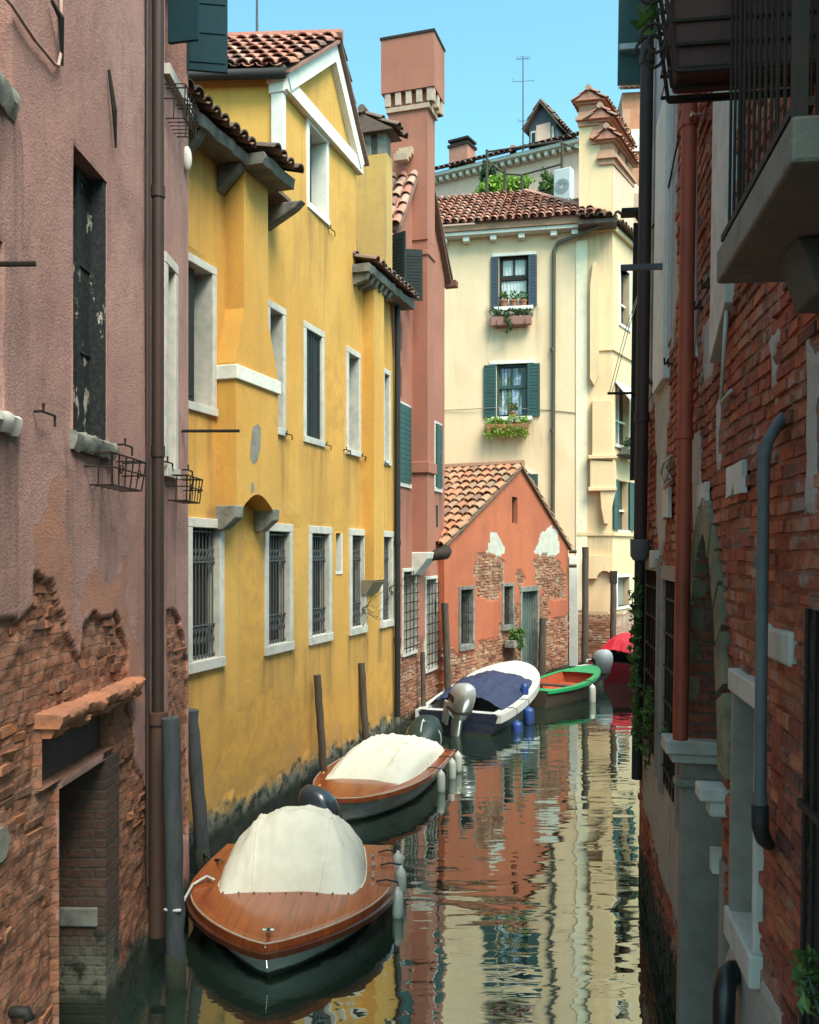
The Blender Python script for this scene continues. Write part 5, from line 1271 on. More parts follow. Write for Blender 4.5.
pipe(bri, [wpt(783, 417, -.02), wpt(776, 428, .05), wpt(768, 440, .09), wpt(764, 460, .1), wpt(762, 600, .1), wpt(760, 815, .1), wpt(760, 822, .1)], .026, PIPE_GR, [wpt(764, 452, .1), wpt(761, 562, .1), wpt(760, 800, .1)], hc=.03)
q = MB(); q.tube([wpt(760, 805, .1), wpt(760, 826, .1), wpt(763, 838, .08), wpt(768, 844, .02)], [.036, .036, .034, .03], 12); q.build('pipe_elbow', PIPE_DK, bri, smooth=True)
q = MB(); q.tube([wpt(738, 972, -.02), wpt(733, 972, .04), wpt(727, 977, .09), wpt(724, 990, .11), wpt(722, 1070, .11)], .058, 12); q.build('waste_pipe', simple('black_waste_pipe', (.012,.012,.014), .35), bri, smooth=True)
q = MB(); q.tube([wpt(696, 130, .02), wpt(696, 340, .02), wpt(697, 357, .03)], .012, 6); WC = simple('off_white_cable', (.5,.48,.44), .7); q.build('cable', WC, bri, smooth=True); q = MB(); q.tube([wpt(727, 300, .02), wpt(724, 350, .03), wpt(721, 403, .02)], .013, 6); q.tube([wpt(721, 403, .02), wpt(731, 391, .03)], .013, 6); q.build('cable', WC, bri, smooth=True); q = MB()
q.tube([wpt(x, y, .05) for x, y in ((672,455),(664,462),(661,474),(664,486),(671,480),(666,468),(671,458),(667,475),(663,487))], .010, 5); q.build('cable', WC, bri, smooth=True)
q = MB(); q.tube([wpt(679, 135, .02), wpt(668, 190, .02), wpt(660, 215, .02), wpt(652, 228, .02)], .008, 5); q.build('cable', IRON, bri, smooth=True)
# bars and brackets
u, z = FW.pix(668, 266); q = MB(); q.box(u-.02, u+.02, -.42, .05, z-.028, z+.022); q.build('metal_bracket', IRON_G, bri)
u, z = .2, H+(CY-46)*10/F; q = MB(); q.box(u-.02, u+.02, -.35, .05, z-.03, z+.03); q.build('metal_bracket', simple('galvanised', (.4,.42,.43), .5, .3), bri)
u, z = .1, H+(CY-393)*10.1/F; q = MB(); q.tube([(u, .05, z), (u, -.42, z)], .016, 6); q.build('clothesline_bracket', IRON, bri)
q = MB()
for d in (0, .03): q.tube([(u, -.40+d, z), (u, -.22+d, z+.75), (u+.1, -.05, z+1.25)], .006, 4)
q.build('clothesline', ROPE_W, bri)
for px, py in ((704, 307), (712, 286), (656, 383), (672, 363)): hook(bri, *FW.pix(px, py))
# open green shutters at the top of the far end
Ms = Matrix.Translation((.06, -.0, 0)) @ Matrix.Rotation(math.radians(-86), 4, 'Z')
q = MB(); zb = H+(CY-84)*10.1/F; q.box(.0, .36, 0, .04, zb, 10.2, M=Ms)
for k in range(4): q.box(.03, .33, -.010, -.0005, zb+.06+k*.42, zb+.42+k*.42, M=Ms)
q.build('shutter', SH_GREEN, bri, label='dark green plank shutter standing open beside the brown pipe')
# balcony
bn, bf = FW.loc((.65+RK*2.42, 2.42, 0)), FW.loc((.65+RK*3.45, 3.45, 0))
by = -.41; bu0, bu1 = bf.x, bn.x; bz0 = FW.z(722, 275, -by); bz1 = bz0+.125
q = MB(); q.box(bu0, bu1+.05, by, .05, bz0, bz1); bal = bevel(q.build('balcony_slab', simple('pale_balcony_stone', (.19,.15,.115), .9, var=.8, sc=7, bump=.014, c2=(.11,.095,.08)), bri), .012)
q = MB(); q.prism([Vector((bu0+.25, .03, bz0-.005)), Vector((bu0+.25, by*.62, bz0-.005)), Vector((bu0+.25, by*.55, bz0-.06)), Vector((bu0+.25, by*.45, bz0-.18)), Vector((bu0+.25, .03, bz0-.19))], (0, 0, 0), (.28, 0, 0)); bevel(q.build('bracket', simple('sooty_bracket', (.07,.06,.05), .9, var=.6, sc=6, bump=.01), bal), .01)
q = MB(); r = .006; zr = bz1+1.0
for k in range(13): u = bu0+.03+(bu1-bu0-.06)*k/12; q.tube([(u, by+.04, bz1), (u, by+.04, zr)], r, 6)
for k in range(3): y = by+.04+(-by-.04)*(k+.3)/3; q.tube([(bu0+.03, y, bz1), (bu0+.03, y, zr)], r, 6); q.tube([(bu1, y, bz1), (bu1, y, zr)], r, 6)
q.box(bu0, bu1+.02, by+.02, by+.06, zr, zr+.02); q.box(bu0, bu1+.02, by+.015, by+.065, bz1+.035, bz1+.06); q.box(bu0+.01, bu0+.05, by+.06, .0, zr, zr+.02); q.box(bu1-.02, bu1+.02, by+.06, .0, zr, zr+.02)
q.box(bu1-.0, bu1+.035, by+.01, by+.045, bz1, zr)
q.build('railing', IRON, bal)
# terracotta trough in a scrolled iron holder on the balcony end
tp = wpt(722, 104, .30)
fp = thing('balcony_planter', 'terracotta trough with sparse leaves in a scrolled iron holder on the dark balcony', 'planter', FW.M @ Matrix.Translation((bu0-.17, by+.13, bz1+.73)))
q = MB(); q.prism([Vector((.13, -.30, .32)), Vector((-.13, -.30, .32)), Vector((-.10, -.27, 0)), Vector((.10, -.27, 0))], (0, 0, 0), (0, .62, 0)); bevel(q.build('trough', simple('dull_terracotta', (.13,.058,.05), .9, spec=.2, var=.5, sc=8, c2=(.06,.035,.032)), fp), .015)
q = MB()
for z in (0.0, .09, .18, .27, .36): w_ = .115+.04*z; q.tube([(-w_, .36, z), (-w_, -.31-.03*z, z), (w_, -.31-.03*z, z), (w_, .36, z)], .008, 5)
for x in (-.12, 0, .12): q.tube([(x, -.28, -.015), (x, -.31, .2), (x, -.34, .42)], .009, 5); q.tube([(x, -.28, -.015), (x, .36, -.015)], .009, 5)
for s_, cz in ((1, .12), (-1, .40)):
    q.tube([(0, -.36-math.cos(a)*.07*(1-a/11), cz+math.sin(a)*.09*(1-a/11)*s_) for a in [k*.5 for k in range(18)]], .007, 5)
    q.tube([(.1, -.36-math.cos(a)*.06*(1-a/11), cz+math.sin(a)*.08*(1-a/11)*s_) for a in [k*.5 for k in range(18)]], .007, 5)
q.build('iron_holder', IRON, fp)
q = MB(); q.leaves((-.02, -.36, .30), (.06, .05, .12), 9, .09, seed=4); q.leaves((0, .1, .36), (.14, .3, .08), 70, .08, seed=6); q.build('foliage', LEAF, fp)
# ivy and the plant by the gate
def ivy(pts, n, size, spread, label, seed):
    o = Vector(pts[-1]); t = thing('ivy', label, 'ivy', FW.M @ Matrix.Translation(o), 'ivy on the brick house'); q = MB(); rn = random.Random(seed)
    P_ = [Vector(p)-o for p in pts]
    for i in range(n):
        k = rn.random()*(len(P_)-1); j = int(k); c = P_[j].lerp(P_[j+1], k-j)
        q.leaves(c+Vector((rn.gauss(0, spread), -abs(rn.gauss(0, spread*.7)), rn.gauss(0, spread))), (.03, .03, .03), 2, size, up=-.2, seed=seed*1000+i)
    q.build('foliage', LEAF, t); s_ = MB(); s_.tube(P_, .009, 5); s_.build('stem', TIMBER, t)
ivy([wpt(640, 585, .15), wpt(638, 640, .16), wpt(638, 690, .17), wpt(641, 745, .1)], 150, .075, .05, 'green ivy climbing the foot of the brown corner pipe', 5)
ivy([wpt(650, 690, .05), wpt(651, 720, .08), wpt(649, 765, .05)], 90, .06, .045, 'short ivy tuft at the foot of the first barred window', 7)
ivy([wpt(667, 725, .05), wpt(668, 750, .06)], 26, .045, .03, 'tiny ivy sprig under the second barred window', 8)
t = thing('leafy_plant', 'glossy leafy sprig growing beside the iron water grating at the corner', 'plant', FW.M @ Matrix.Translation(Vector(wpt(826, 1030, .05))))
q = MB(); rn = random.Random(3)
for k in range(5): q.tube([(0, 0, 0), (rn.gauss(0, .05), -.05, .1), (rn.gauss(0, .08)-.02, -.08, .16+.03*k)], .005, 4)
q.build('stem', LEAF_D, t)
q = MB(); q.leaves((0, -.06, .16), (.08, .06, .14), 60, .065, up=.1, seed=8); q.build('foliage', LEAF, t)

# ------------------------------------------------------------------ boats
class Boat:
    def __init__(s, name, label, cat, group, stern, bow, B, fb0, fb1, hullm, railm, flare=.80, fine=2.2, full=.8, st=.9, rake=.35, rail=.05, railh=.06, rail_layers=1):
        stern, bow = Vector(stern), Vector(bow); d = bow-stern; s.L = d.length; s.B = B; s.f0, s.f1 = fb0, fb1
        s.fine, s.full, s.st, s.rake, s.flare = fine, full, st, rake, flare
        s.M = Matrix.Translation((stern.x, stern.y, 0)) @ Matrix.Rotation(math.atan2(d.y, d.x), 4, 'Z')
        s.root = thing(name, label, cat, s.M, group)
        N = 28; q = MB(); ks = [-.18, .0, .15, .4, .7, 1.0]
        rows = []
        for i in range(N+1):
            t = i/N; r_ = []
            for k in reversed(ks): r_.append(s.pt(t, 1, k))
            r_.append(Vector((s.L*t-s.rake*t**4*1.05, 0, -.30)))
            for k in ks: r_.append(s.pt(t, -1, k))
            rows.append(r_)
        q.grid(rows); q.poly(rows[0])
        s.hull = q.build('hull', hullm, s.root, smooth=True, sharp=50)
        for l in range(rail_layers):
            q = MB(); rows = []; e = rail+.03*l; zo = -railh*l*1.02
            path = [(t, 1) for t in [i/40 for i in range(41)]]+[(1-i/40, -1) for i in range(1, 41)]
            for t, sd_ in path:
                p = s.pt(t, sd_, 1.0); n = s.nrm(t, sd_)
                up = Vector((0, 0, 1))
                rows.append([p+n*(e-.025*l)+up*(zo+.02), p+n*(e)+up*(zo+.01), p+n*(e)+up*(zo-railh+.02), p-n*.05+up*(zo-railh+.01), p-n*.05+up*(zo+.02)])
            q.grid(rows, 0, True); q.poly(rows[0]); q.poly(rows[-1])
            s.rail = q.build('gunwale', railm if l == 0 else MAHO_D, s.root, smooth=True, sharp=40)
    def hb(s, t):
        tm = .42
        if t < tm: return s.B/2*(s.st+(1-s.st)*math.sin(PI/2*t/tm))
        return s.B/2*max(0.0, 1-((t-tm)/(1-tm))**s.fine)**s.full
    def sheer(s, t): return s.f0+(s.f1-s.f0)*t**1.8
    def pt(s, t, sd_, k):
        """k = height fraction between waterline (0) and gunwale (1)"""
        w = s.flare+(1-s.flare)*max(k, 0)**.8
        if k < 0: w *= .8
        tt = t
        return Vector((s.L*t-s.rake*t**4*(1-k), sd_*s.hb(tt)*(w if t < .6 else w-(1-w)*.8*((t-.6)/.4)), s.sheer(t)*k if k > 0 else k))
    def nrm(s, t, sd_):
        a, b = s.pt(max(0, t-.01), sd_, 1), s.pt(min(1, t+.01), sd_, 1); d = b-a; d.z = 0
        n = Vector((d.y, -d.x, 0)); n = -n if n.y*sd_ < 0 else n
        if t > .995: n = Vector((1, sd_*.02, 0))
        return n.normalized() if n.length > 1e-6 else Vector((1, 0, 0))
    def deck(s, t0, t1, mat, camber=.05, name='deck', inset=.0, dz=.012):
        q = MB(); rows = []; n = 26
        for i in range(n+1):
            t = t0+(t1-t0)*i/n; h = max(0, s.hb(t)-inset)
            rows.append([Vector((s.L*t, h*v, s.sheer(t)+dz+camber*(1-v*v)*min(1, s.hb(t)/s.B*2))) for v in [-1+2*k/12 for k in range(13)]])
        q.grid(rows); return q.build(name, mat, s.root, smooth=True)
    def sidedeck(s, t0, t1, w, mat, dz=.014):
        for sd_ in (1, -1):
            q = MB(); rows = []
            for i in range(21):
                t = t0+(t1-t0)*i/20; h = s.hb(t); rows.append([Vector((s.L*t, sd_*h, s.sheer(t)+dz)), Vector((s.L*t, sd_*(h-w), s.sheer(t)+dz+.012))])
            q.grid(rows); q.build('side_deck', mat, s.root)
    def cockpit(s, t0, t1, w, mat, depth=.35):
        q = MB(); rows = []
        for i in range(13):
            t = t0+(t1-t0)*i/12; h = s.hb(t)-w; z = s.sheer(t)+.02
            rows.append([Vector((s.L*t, h, z)), Vector((s.L*t, h*.92, z-depth)), Vector((s.L*t, -h*.92, z-depth)), Vector((s.L*t, -h, z))])
        q.grid(rows); q.poly(rows[0]); q.poly(rows[-1]); return q.build('cockpit', mat, s.root)
    def world(s, p): return s.M @ Vector(p)

def cover(b, t0, t1, hgt, inset, mat, prof, ex=2.5, name='canvas_cover', wr=.02, seed=1, drape=0.0):
    q = MB(); rows = []; n, m_ = 44, 40
    for i in range(n+1):
        k = i/n; t = t0+(t1-t0)*k; h = b.hb(t)-inset; zb = b.sheer(t)+.02; hh = hgt*prof(k); r_ = []
        for j in range(m_+1):
            w = -1+2*j/m_
            z = hh*max(0, 1-abs(w)**ex)**(1/ex*1.3)
            wk = nz(k*4, w*3, seed)*wr+nz(k*11, w*9+k*6, seed+5)*wr*.5
            fold = 0.0
            for w0, a_, s_ in ((.80, .030, .05), (.62, .022, .04), (-.84, .028, .05), (-.6, .016, .04), (.2, .010, .05), (-.25, .010, .05)):
                c_ = w0*(1-.35*math.sin(k*PI))+.14*nz(k*2, w0*9, seed); fold += 1.5*a_*math.exp(-((w-c_)/s_)**2)*(.4+.6*abs(math.sin(k*3+w0*7+seed)))
            wk += fold*(1.0 if name == 'canvas_cover' else .6)
            sag = -.02*math.cos(k*PI*6)**2*(1-abs(w)**4)*min(1, hh/.2)
            edge = min(1, (1-abs(w))*6)
            r_.append(Vector((b.L*t+.03*nz(w*2, k, 9), w*h, zb+z+(wk+sag)*edge*min(1, hh*4)-drape*abs(w)**10)))
        rows.append(r_)
    q.grid(rows); o = q.build(name, mat, b.root, smooth=True)
    sm = MB()
    for j in (m_//4, 3*m_//4): sm.tube([r[j]+Vector((0, 0, .003)) for r in rows], .006, 5)
    sm.tube([p+Vector((0, 0, .003)) for p in rows[n//2]], .006, 5)
    sm.build('seam', mat, o, smooth=True)
    hm = MB()
    for sd_ in (0, -1): hm.tube([r[sd_]+Vector((0, 0, .004)) for r in rows], .009, 5)
    hm.tube([p+Vector((0, 0, .004)) for p in rows[-1]], .011, 5)
    hm.build('hem', mat, o, smooth=True)
    return o

def outboard(b, at, cowl, leg, name='outboard_motor', s=1.0, tilt=0.0, yaw=0.0, label=None, cap=None):
    """motor hung on the transom, built at `at` (boat coordinates)"""
    M = Matrix.Translation(at) @ Matrix.Rotation(yaw, 4, 'Z') @ Matrix.Rotation(tilt, 4, 'Y') @ Matrix.Scale(s, 4)
    def T(mb): mb.v = [tuple(M @ Vector(p)) for p in mb.v]; return mb
    q = MB(); rows = []
    for z, lx, ly, ox in ((.02,.06,.06,-.0),(.04,.14,.10,.0),(.13,.18,.13,.0),(.26,.21,.15,-.015),(.38,.225,.155,-.03),(.48,.21,.145,-.05),(.56,.16,.115,-.075),(.60,.09,.07,-.09),(.61,.02,.02,-.09)):
        f = lambda w: math.copysign(abs(w)**.75, w)
        rows.append([Vector((ox-.08+lx*f(math.cos(a)), ly*f(math.sin(a)), z+.03*math.cos(a)*-.5)) for a in [2*PI*k/20 for k in range(20)]])
    q.grid(rows, 0, True); q.poly(rows[0]); q.poly(rows[-1])
    mo = T(q).build(name, cowl, b.root, smooth=True, sharp=45, label=label)
    q = MB(); q.tube([(-.08, 0, .415), (-.081, 0, .425)], .01, 4)
    ring = [Vector((-.085+.205*math.copysign(abs(math.cos(a))**.75, math.cos(a)), .148*math.copysign(abs(math.sin(a))**.75, math.sin(a)), .17-.015*math.cos(a))) for a in [2*PI*k/24 for k in range(25)]]
    q.tube(ring, .014, 5); T(q).build('cowl_band', IRON, mo, smooth=True)
    q = MB()
    for sy in (1, -1):
        for k in range(3): q.box(-.13+k*.06, -.09+k*.06, sy*.150, sy*.158, .30+k*.01, .40)
    q.box(-.235, -.225, -.06, .06, .30, .42)
    T(q).build('air_intake', IRON, mo)
    q = MB()
    rows = []
    for z, lx, ly, ox in ((.26,.17,.13,-.06),(.10,.13,.09,-.06),(-.1,.11,.07,-.06),(-.35,.10,.055,-.07),(-.6,.09,.05,-.08),(-.62,.16,.06,-.1),(-.66,.02,.02,-.1)):
        rows.append([Vector((ox+lx*math.cos(a), ly*math.sin(a), z)) for a in [2*PI*k/14 for k in range(14)]])
    q.grid(rows, 0, True); T(q).build('drive_leg', leg, mo, smooth=True)
    q = MB(); q.box(.02, .16, -.13, -.09, -.12, .22); q.box(.02, .16, .09, .13, -.12, .22); q.box(.06, .12, -.088, .088, .0, .16); q.box(-.3, .05, -.09, .09, -.34, -.325)
    T(q).build('clamp_bracket', leg, mo)
    q = MB(); q.ellipsoid((-.30, 0, -.55), (.14, .055, .055))
    for k in range(3): a = 2*PI*k/3; q.poly([(-.40, 0, -.55), (-.42, math.cos(a)*.13-math.sin(a)*.05, -.55+math.sin(a)*.13+math.cos(a)*.05), (-.38, math.cos(a)*.13+math.sin(a)*.05, -.55+math.sin(a)*.13-math.cos(a)*.05)])
    T(q).build('propeller', leg, mo)
    return mo

def fender(b, t, sd_, label, group, mat=FEND, L=.42, r=.07, drop=.12, out=.10, tilt=0.0):
    p = b.pt(t, sd_, 1.0)+b.nrm(t, sd_)*out
    o = b.world(p); M = Matrix.Translation(o)
    top = -drop; c = Matrix.Rotation(tilt, 4, 'X')
    th = thing('fender', label, 'fender', Matrix.Translation(o+Vector((0, 0, top-L))), group)
    q = MB(); rows = []
    for z, rr in ((0, .012), (.015, r*.55), (.045, r*.88), (.09, r), (L-.09, r), (L-.045, r*.88), (L-.015, r*.55), (L, .02), (L+.02, .014), (L+.022, .004)): rows.append([c @ Vector((math.cos(a)*rr, math.sin(a)*rr, z)) for a in [2*PI*k/14 for k in range(14)]])
    q.grid(rows, 0, True); q.build('fender_body', mat, th, smooth=True)
    n = b.M.to_3x3() @ b.nrm(t, sd_)
    q = MB(); e = Vector((0, 0, L+.04)); q.tube([c @ e, Vector((0, 0, L-top+.03)), Vector((0, 0, L-top+.05))-n*.12, Vector((0, 0, L-top+.03))-n*.22], .009, 5); q.build('rope', ROPE_D, th)
    return th
GB = 'motor boats moored along the houses'
# boat 1: mahogany deck, bow to the camera
b1 = Boat('motor_boat', 'varnished mahogany decked boat with bow towards the bridge and cream dome cover', 'boat', GB, (-1.17, 10.55), (-1.23, 7.85), 1.96, .32, .34, HULL_GR, MAHO, flare=.78, fine=1.95, full=.84, st=.90, rake=.12, rail_layers=2)
b1.deck(.52, .995, MAHO, .05, 'foredeck'); b1.sidedeck(0, .53, .30, MAHO); b1.cockpit(0.02, .55, .28, DARK, .3); b1.deck(0, .06, MAHO, .01, 'aft_deck')
cover(b1, .04, .60, .66, .24, CANVAS, lambda k: (math.sin(PI*min(1, (1-k)/.46)*.5))**.85 if k > .5 else .55+.45*math.sin(PI/2*min(1, k/.5)), ex=2.1, wr=.028, seed=3)
q = MB()
for k in range(9): v = -1+2*k/8; t = .603; q.ellipsoid((b1.L*t+.012, v*(b1.hb(t)-.28), b1.sheer(t)+.06), (.012, .012, .012), nu=6, nv=4)
q.build('snap_fastener', CHROME, b1.root)
q = MB(); p = b1.pt(.965, 0, 1)
q.tube([p+Vector((-.02, 0, .02)), p+Vector((-.02, 0, .10))], .02, 8); q.tube([p+Vector((-.02, -.05, .085)), p+Vector((-.02, .05, .085))], .012, 6); q.tube([b1.pt(1, 0, 1.02)+Vector((.05, 0, .0)), b1.pt(1, 0, .35)+Vector((.03, 0, 0))], .006, 6); q.build('bow_cleat', CHROME, b1.root)
PST = simple('pale_rail_strip', (.6,.56,.5), .3, .3)
for sd_ in (1, -1): q = MB(); q.tube([b1.pt(t, sd_, 1)+b1.nrm(t, sd_)*.035+Vector((0, 0, .022)) for t in [.5+.5*i/24 for i in range(25)]], .007, 5); q.build('rail_strip', PST, b1.root)
q = MB()
for t in (.16, .27, .40): p = b1.pt(t, 1, 1)+Vector((0, -.16, .03)); q.tube([p+Vector((-.05, 0, .03)), p+Vector((.05, 0, .03))], .014, 6); q.tube([p, p+Vector((0, 0, .03))], .014, 6)
for t in (.25, .45): p = b1.pt(t, -1, 1)+Vector((0, .13, .03)); q.tube([p+Vector((-.05, 0, .03)), p+Vector((.05, 0, .03))], .014, 6)
q.build('cleat', CHROME, b1.root)
outboard(b1, (-.34, .20, .24), COWL_D, COWL_D, s=1.1, yaw=1.3)
# boat 2
b2 = Boat('motor_boat', 'mahogany decked boat with low cream cover, behind the larger covered boat', 'boat', GB, (.02, 15.85), (-.95, 12.45), 1.62, .32, .35, HULL_GR, MAHO, flare=.80, fine=2.4, full=.58, st=.92, rake=.12, rail_layers=1)
b2.deck(.56, .995, MAHO, .05, 'foredeck'); b2.sidedeck(0, .57, .24, MAHO); b2.cockpit(.02, .58, .22, DARK, .3); b2.deck(0, .05, MAHO, .01, 'aft_deck')
cover(b2, .03, .74, .40, .13, CANVAS, lambda k: (math.sin(PI*min(1, (1-k)/.55)*.5))**.8 if k > .45 else .5+.5*math.sin(PI/2*min(1, k/.45)), ex=2.4, wr=.028, seed=8)
for sd_ in (1, -1): q = MB(); q.tube([b2.pt(t, sd_, 1)+b2.nrm(t, sd_)*.04+Vector((0, 0, .022)) for t in [i/30 for i in range(31)]], .007, 5); q.build('rail_strip', PST, b2.root)
def ltarp(mb, c, r, M, seed):
    mb.ellipsoid(c, r, .8, 22, 14); mb.v = [tuple(M @ (Vector(p)*(1+.07*nz(p[0]*5, p[1]*5, p[2]*5+seed)))) for p in mb.v]
q = MB(); ltarp(q, (0, 0, 0), (.48, .30, .30), Matrix.Translation((-.42, .12, .42)) @ Matrix.Rotation(.5, 4, 'Y'), 1); mo = q.build('outboard_motor', TARP_G, b2.root, smooth=True, label='outboard motor wrapped in dark green tarp and tied with rope')
q = MB(); q.tube([Vector((-.42+math.cos(a)*.34, .12+math.cos(a)*.03, .42+math.sin(a)*.33)) for a in [2*PI*k/20 for k in range(21)]], .012, 5); q.tube([Vector((-.42+math.sin(a)*.05, .12+math.cos(a)*.32, .42+math.sin(a)*.31)) for a in [2*PI*k/20 for k in range(21)]], .012, 5); q.build('tie_rope', ROPE_W, mo)
q = MB(); q.tube([(-.2, .1, .5), (-.15, .1, .1), (-.2, .1, -.3)], .07, 8); q.build('drive_leg', IRON, mo)
# boat 3: white and navy, silver motor, navy tarp
b3 = Boat('motor_boat', 'white and navy launch with navy tarp and silver outboard', 'boat', GB, (.98, 18.7), (2.68, 22.9), 1.92, .42, .98, HULL_NAVY, GEL, flare=.80, fine=2.6, full=.62, st=.90, rake=.4, rail=.06, railh=.16)
b3.deck(.62, .995, GEL, .06, 'foredeck', dz=.03); b3.sidedeck(0, .64, .16, GEL, .03); b3.cockpit(.02, .66, .14, GEL, .4); b3.deck(0, .05, GEL, .01, 'aft_deck', dz=.03)
cover(b3, .10, .66, .42, .07, TARP_B, lambda k: .45+.55*math.sin(PI*min(1, max(0, (k*.9+.1))))**.6 if k < .93 else .45+.55*math.sin(PI*min(1, k*.9+.1))**.6*(1-k)/.07, ex=1.7, name='tarp', wr=.045, seed=12)
outboard(b3, (-.14, 0, .36), SILVER, SILVER, s=1.38, label='big silver outboard motor', yaw=.85, tilt=-.28)
# boat 4: green and brown open boat
b4 = Boat('rowing_boat', 'open green and dark brown boat with orange floor inside', 'boat', GB, (3.0, 21.75), (5.0, 25.0), 1.35, .42, .62, HULL_BR, GREENP, flare=.74, fine=2.2, full=.7, st=.45, rake=.3, rail=.03, railh=.07)
b4.deck(.72, .995, GREENP, .03, 'foredeck'); b4.sidedeck(0, .74, .12, GREENP); b4.cockpit(.04, .74, .11, ORANGE, .28); b4.deck(0, .10, GREENP, .01, 'aft_deck')
q = MB(); t = .40; q.box(b4.L*t-.1, b4.L*t+.1, -b4.hb(t)+.1, b4.hb(t)-.1, b4.sheer(t)-.12, b4.sheer(t)-.08); q.build('thwart', HULL_BR, b4.root)
# boat 5: red covered boat with grey covered motor
b5 = Boat('motor_boat', 'dark red boat under a bright red tarp at the far end', 'boat', GB, (5.72, 25.75), (8.0, 28.3), 1.7, .62, .85, HULL_RED, GEL, flare=.85, fine=2.4, full=.65, st=.95, rake=.3, rail=.05, railh=.08)
b5.sidedeck(0, .9, .12, GEL); b5.deck(.75, .99, GEL); b5.cockpit(.02, .76, .1, DARK, .3)
cover(b5, .03, .8, .75, .05, TARP_R, lambda k: .55+.45*math.sin(PI*min(1, k*1.1+.15)) if k > .1 else (.55+.45*math.sin(PI*(k*1.1+.15)))*(.6+.4*k/.1), ex=1.8, name='tarp', wr=.035, seed=21)
mo = outboard(b5, (-.30, .30, .18), COWL_L, GEL, s=1.5, label='outboard motor under a pale grey cover', yaw=1.0, tilt=-.2)
q = MB(); q.box(-.5, .0, .5, .9, .42, .50); q.build('swim_platform', GEL, b5.root)
# fenders
GF = 'fenders hanging on the boats'
fender(b1, .10, 1, 'white fender of the cream domed boat, the one farthest from its bow', GF, L=.30, r=.062, drop=-.02, out=.13)
fender(b1, .26, 1, 'white fender of the cream domed boat, between its two sister fenders', GF, L=.32, r=.062, drop=-.0, out=.13)
fender(b1, .45, 1, 'white fender of the cream domed boat, the one closest to its bow', GF, L=.33, r=.062, drop=.04, out=.10)
fender(b2, .05, 1, 'white fender at the stern corner of the low covered mahogany boat', GF, L=.38, r=.07, drop=-.02, out=.12)
fender(b2, .18, 1, 'white fender amidships on the low covered mahogany boat, between two others', GF, L=.38, r=.065, drop=.0, out=.10)
fender(b2, .42, 1, 'white fender of the low covered mahogany boat, closest to its bow', GF, L=.38, r=.065, drop=.0, out=.10)
fender(b3, .16, -1, 'blue fender near the silver outboard on the navy launch', GF, FEND_B, L=.42, r=.12, drop=.22, out=.14)
fender(b3, .34, -1, 'blue fender midway along the side of the navy launch', GF, FEND_B, L=.42, r=.12, drop=.12, out=.14)
fender(b3, .44, -1, 'small blue fender lying on the gunwale of the navy launch by the tarp end', GF, FEND_B, L=.30, r=.09, drop=-.28, out=-.08)
fender(b4, .45, -1, 'white fender on the green and brown open boat', GF, L=.55, r=.085, drop=.05, out=.10)

# ------------------------------------------------------------------ mooring posts
GP = 'mooring posts along the canal'
def post(px0, py0, px1, py1, Y0, r, mat, label, Y1=None, n=12, capm=None, r1=None, sq=False):
    a = P(px0, py0, Y0); a.z = 0; b = P(px1, py1, Y1 or Y0)
    t = thing('mooring_post', label, 'mooring post', a, GP); d = b-a; q = MB(); rn = random.Random(int(px0))
    pts = [Vector((0, 0, -1))-d*.0]+[d*k/14+Vector((rn.gauss(0, .004), rn.gauss(0, .004), 0)) for k in range(15)]
    q.tube(pts, [r*1.05]+[r*(1.04-.06*k/14)*rn.uniform(.96, 1.04) for k in range(15)], n); q.build('shaft', mat, t, smooth=True, sharp=50)
    q = MB(); q.tube([Vector((0, 0, -.2)), d*.02, d*(.32/d.length)], [r*1.10, r*1.12, r*1.07], n); q.build('algae_band', simple('algae_coat', (.02,.025,.014), .9, var=.6, sc=14, bump=.01), t, smooth=True)
    if capm: q = MB(); q.tube([d*.90, d*1.02], r*1.45, 4); q.build('cap', capm, t)
    return t
post(176, 985, 171, 718, 7.75, .078, POLE_GR, 'slanting grey pole in front of the pink corner with the white rope')
post(204, 870, 191, 710, 10.55, .078, POLE_GR, 'leaning grey pole against the yellow wall behind the mahogany boat', Y1=10.4)
post(325, 790, 317, 675, 14.05, .058, TIMBER, 'thin dark post by the yellow wall below the third barred window', n=8)
post(367, 760, 361.5, 663, 16.1, .06, TIMBER, 'thin dark post by the yellow wall below the fourth barred window', n=8)
post(424, 722, 422.5, 652, 19.4, .05, TIMBER, 'short brown post in front of the red house brick base', n=8)
post(449, 712, 445, 603, 20.7, .08, TIMBER, 'crooked brown post at the joint of the red and orange houses')
post(541, 685, 543, 618, 25.2, .10, TIMBER, 'thick weathered post on the far side of the green door')
post(585, 676, 585.5, 547, 27.6, .10, TIMBER, 'tall brown post in front of the white stone strip of the cream house')
post(613, 676, 613.5, 573, 27.3, .09, TIMBER, 'brown post with dark square cap in front of the arched niche', capm=IRON)
# window box of the little house
u, z = FO.pix(508, 642)
wb = thing('window_box', 'small dark window box with bright green plant beside the green door', 'window box', FO.M @ Matrix.Translation((u, -.2, z-.12)))
q = MB(); q.box(-.35, .35, -.14, .14, 0, .2); bevel(q.build('planter', STN_D, wb), .02)
q = MB()
for k in range(6): q.leaves((-.25+k*.1, -.05, .32), (.14, .14, .18), 30, .12, seed=700+k); q.leaves((-.1+k*.04, -.16, .1), (.1, .06, .2), 14, .1, seed=720+k)
q.build('foliage', LEAF, wb)
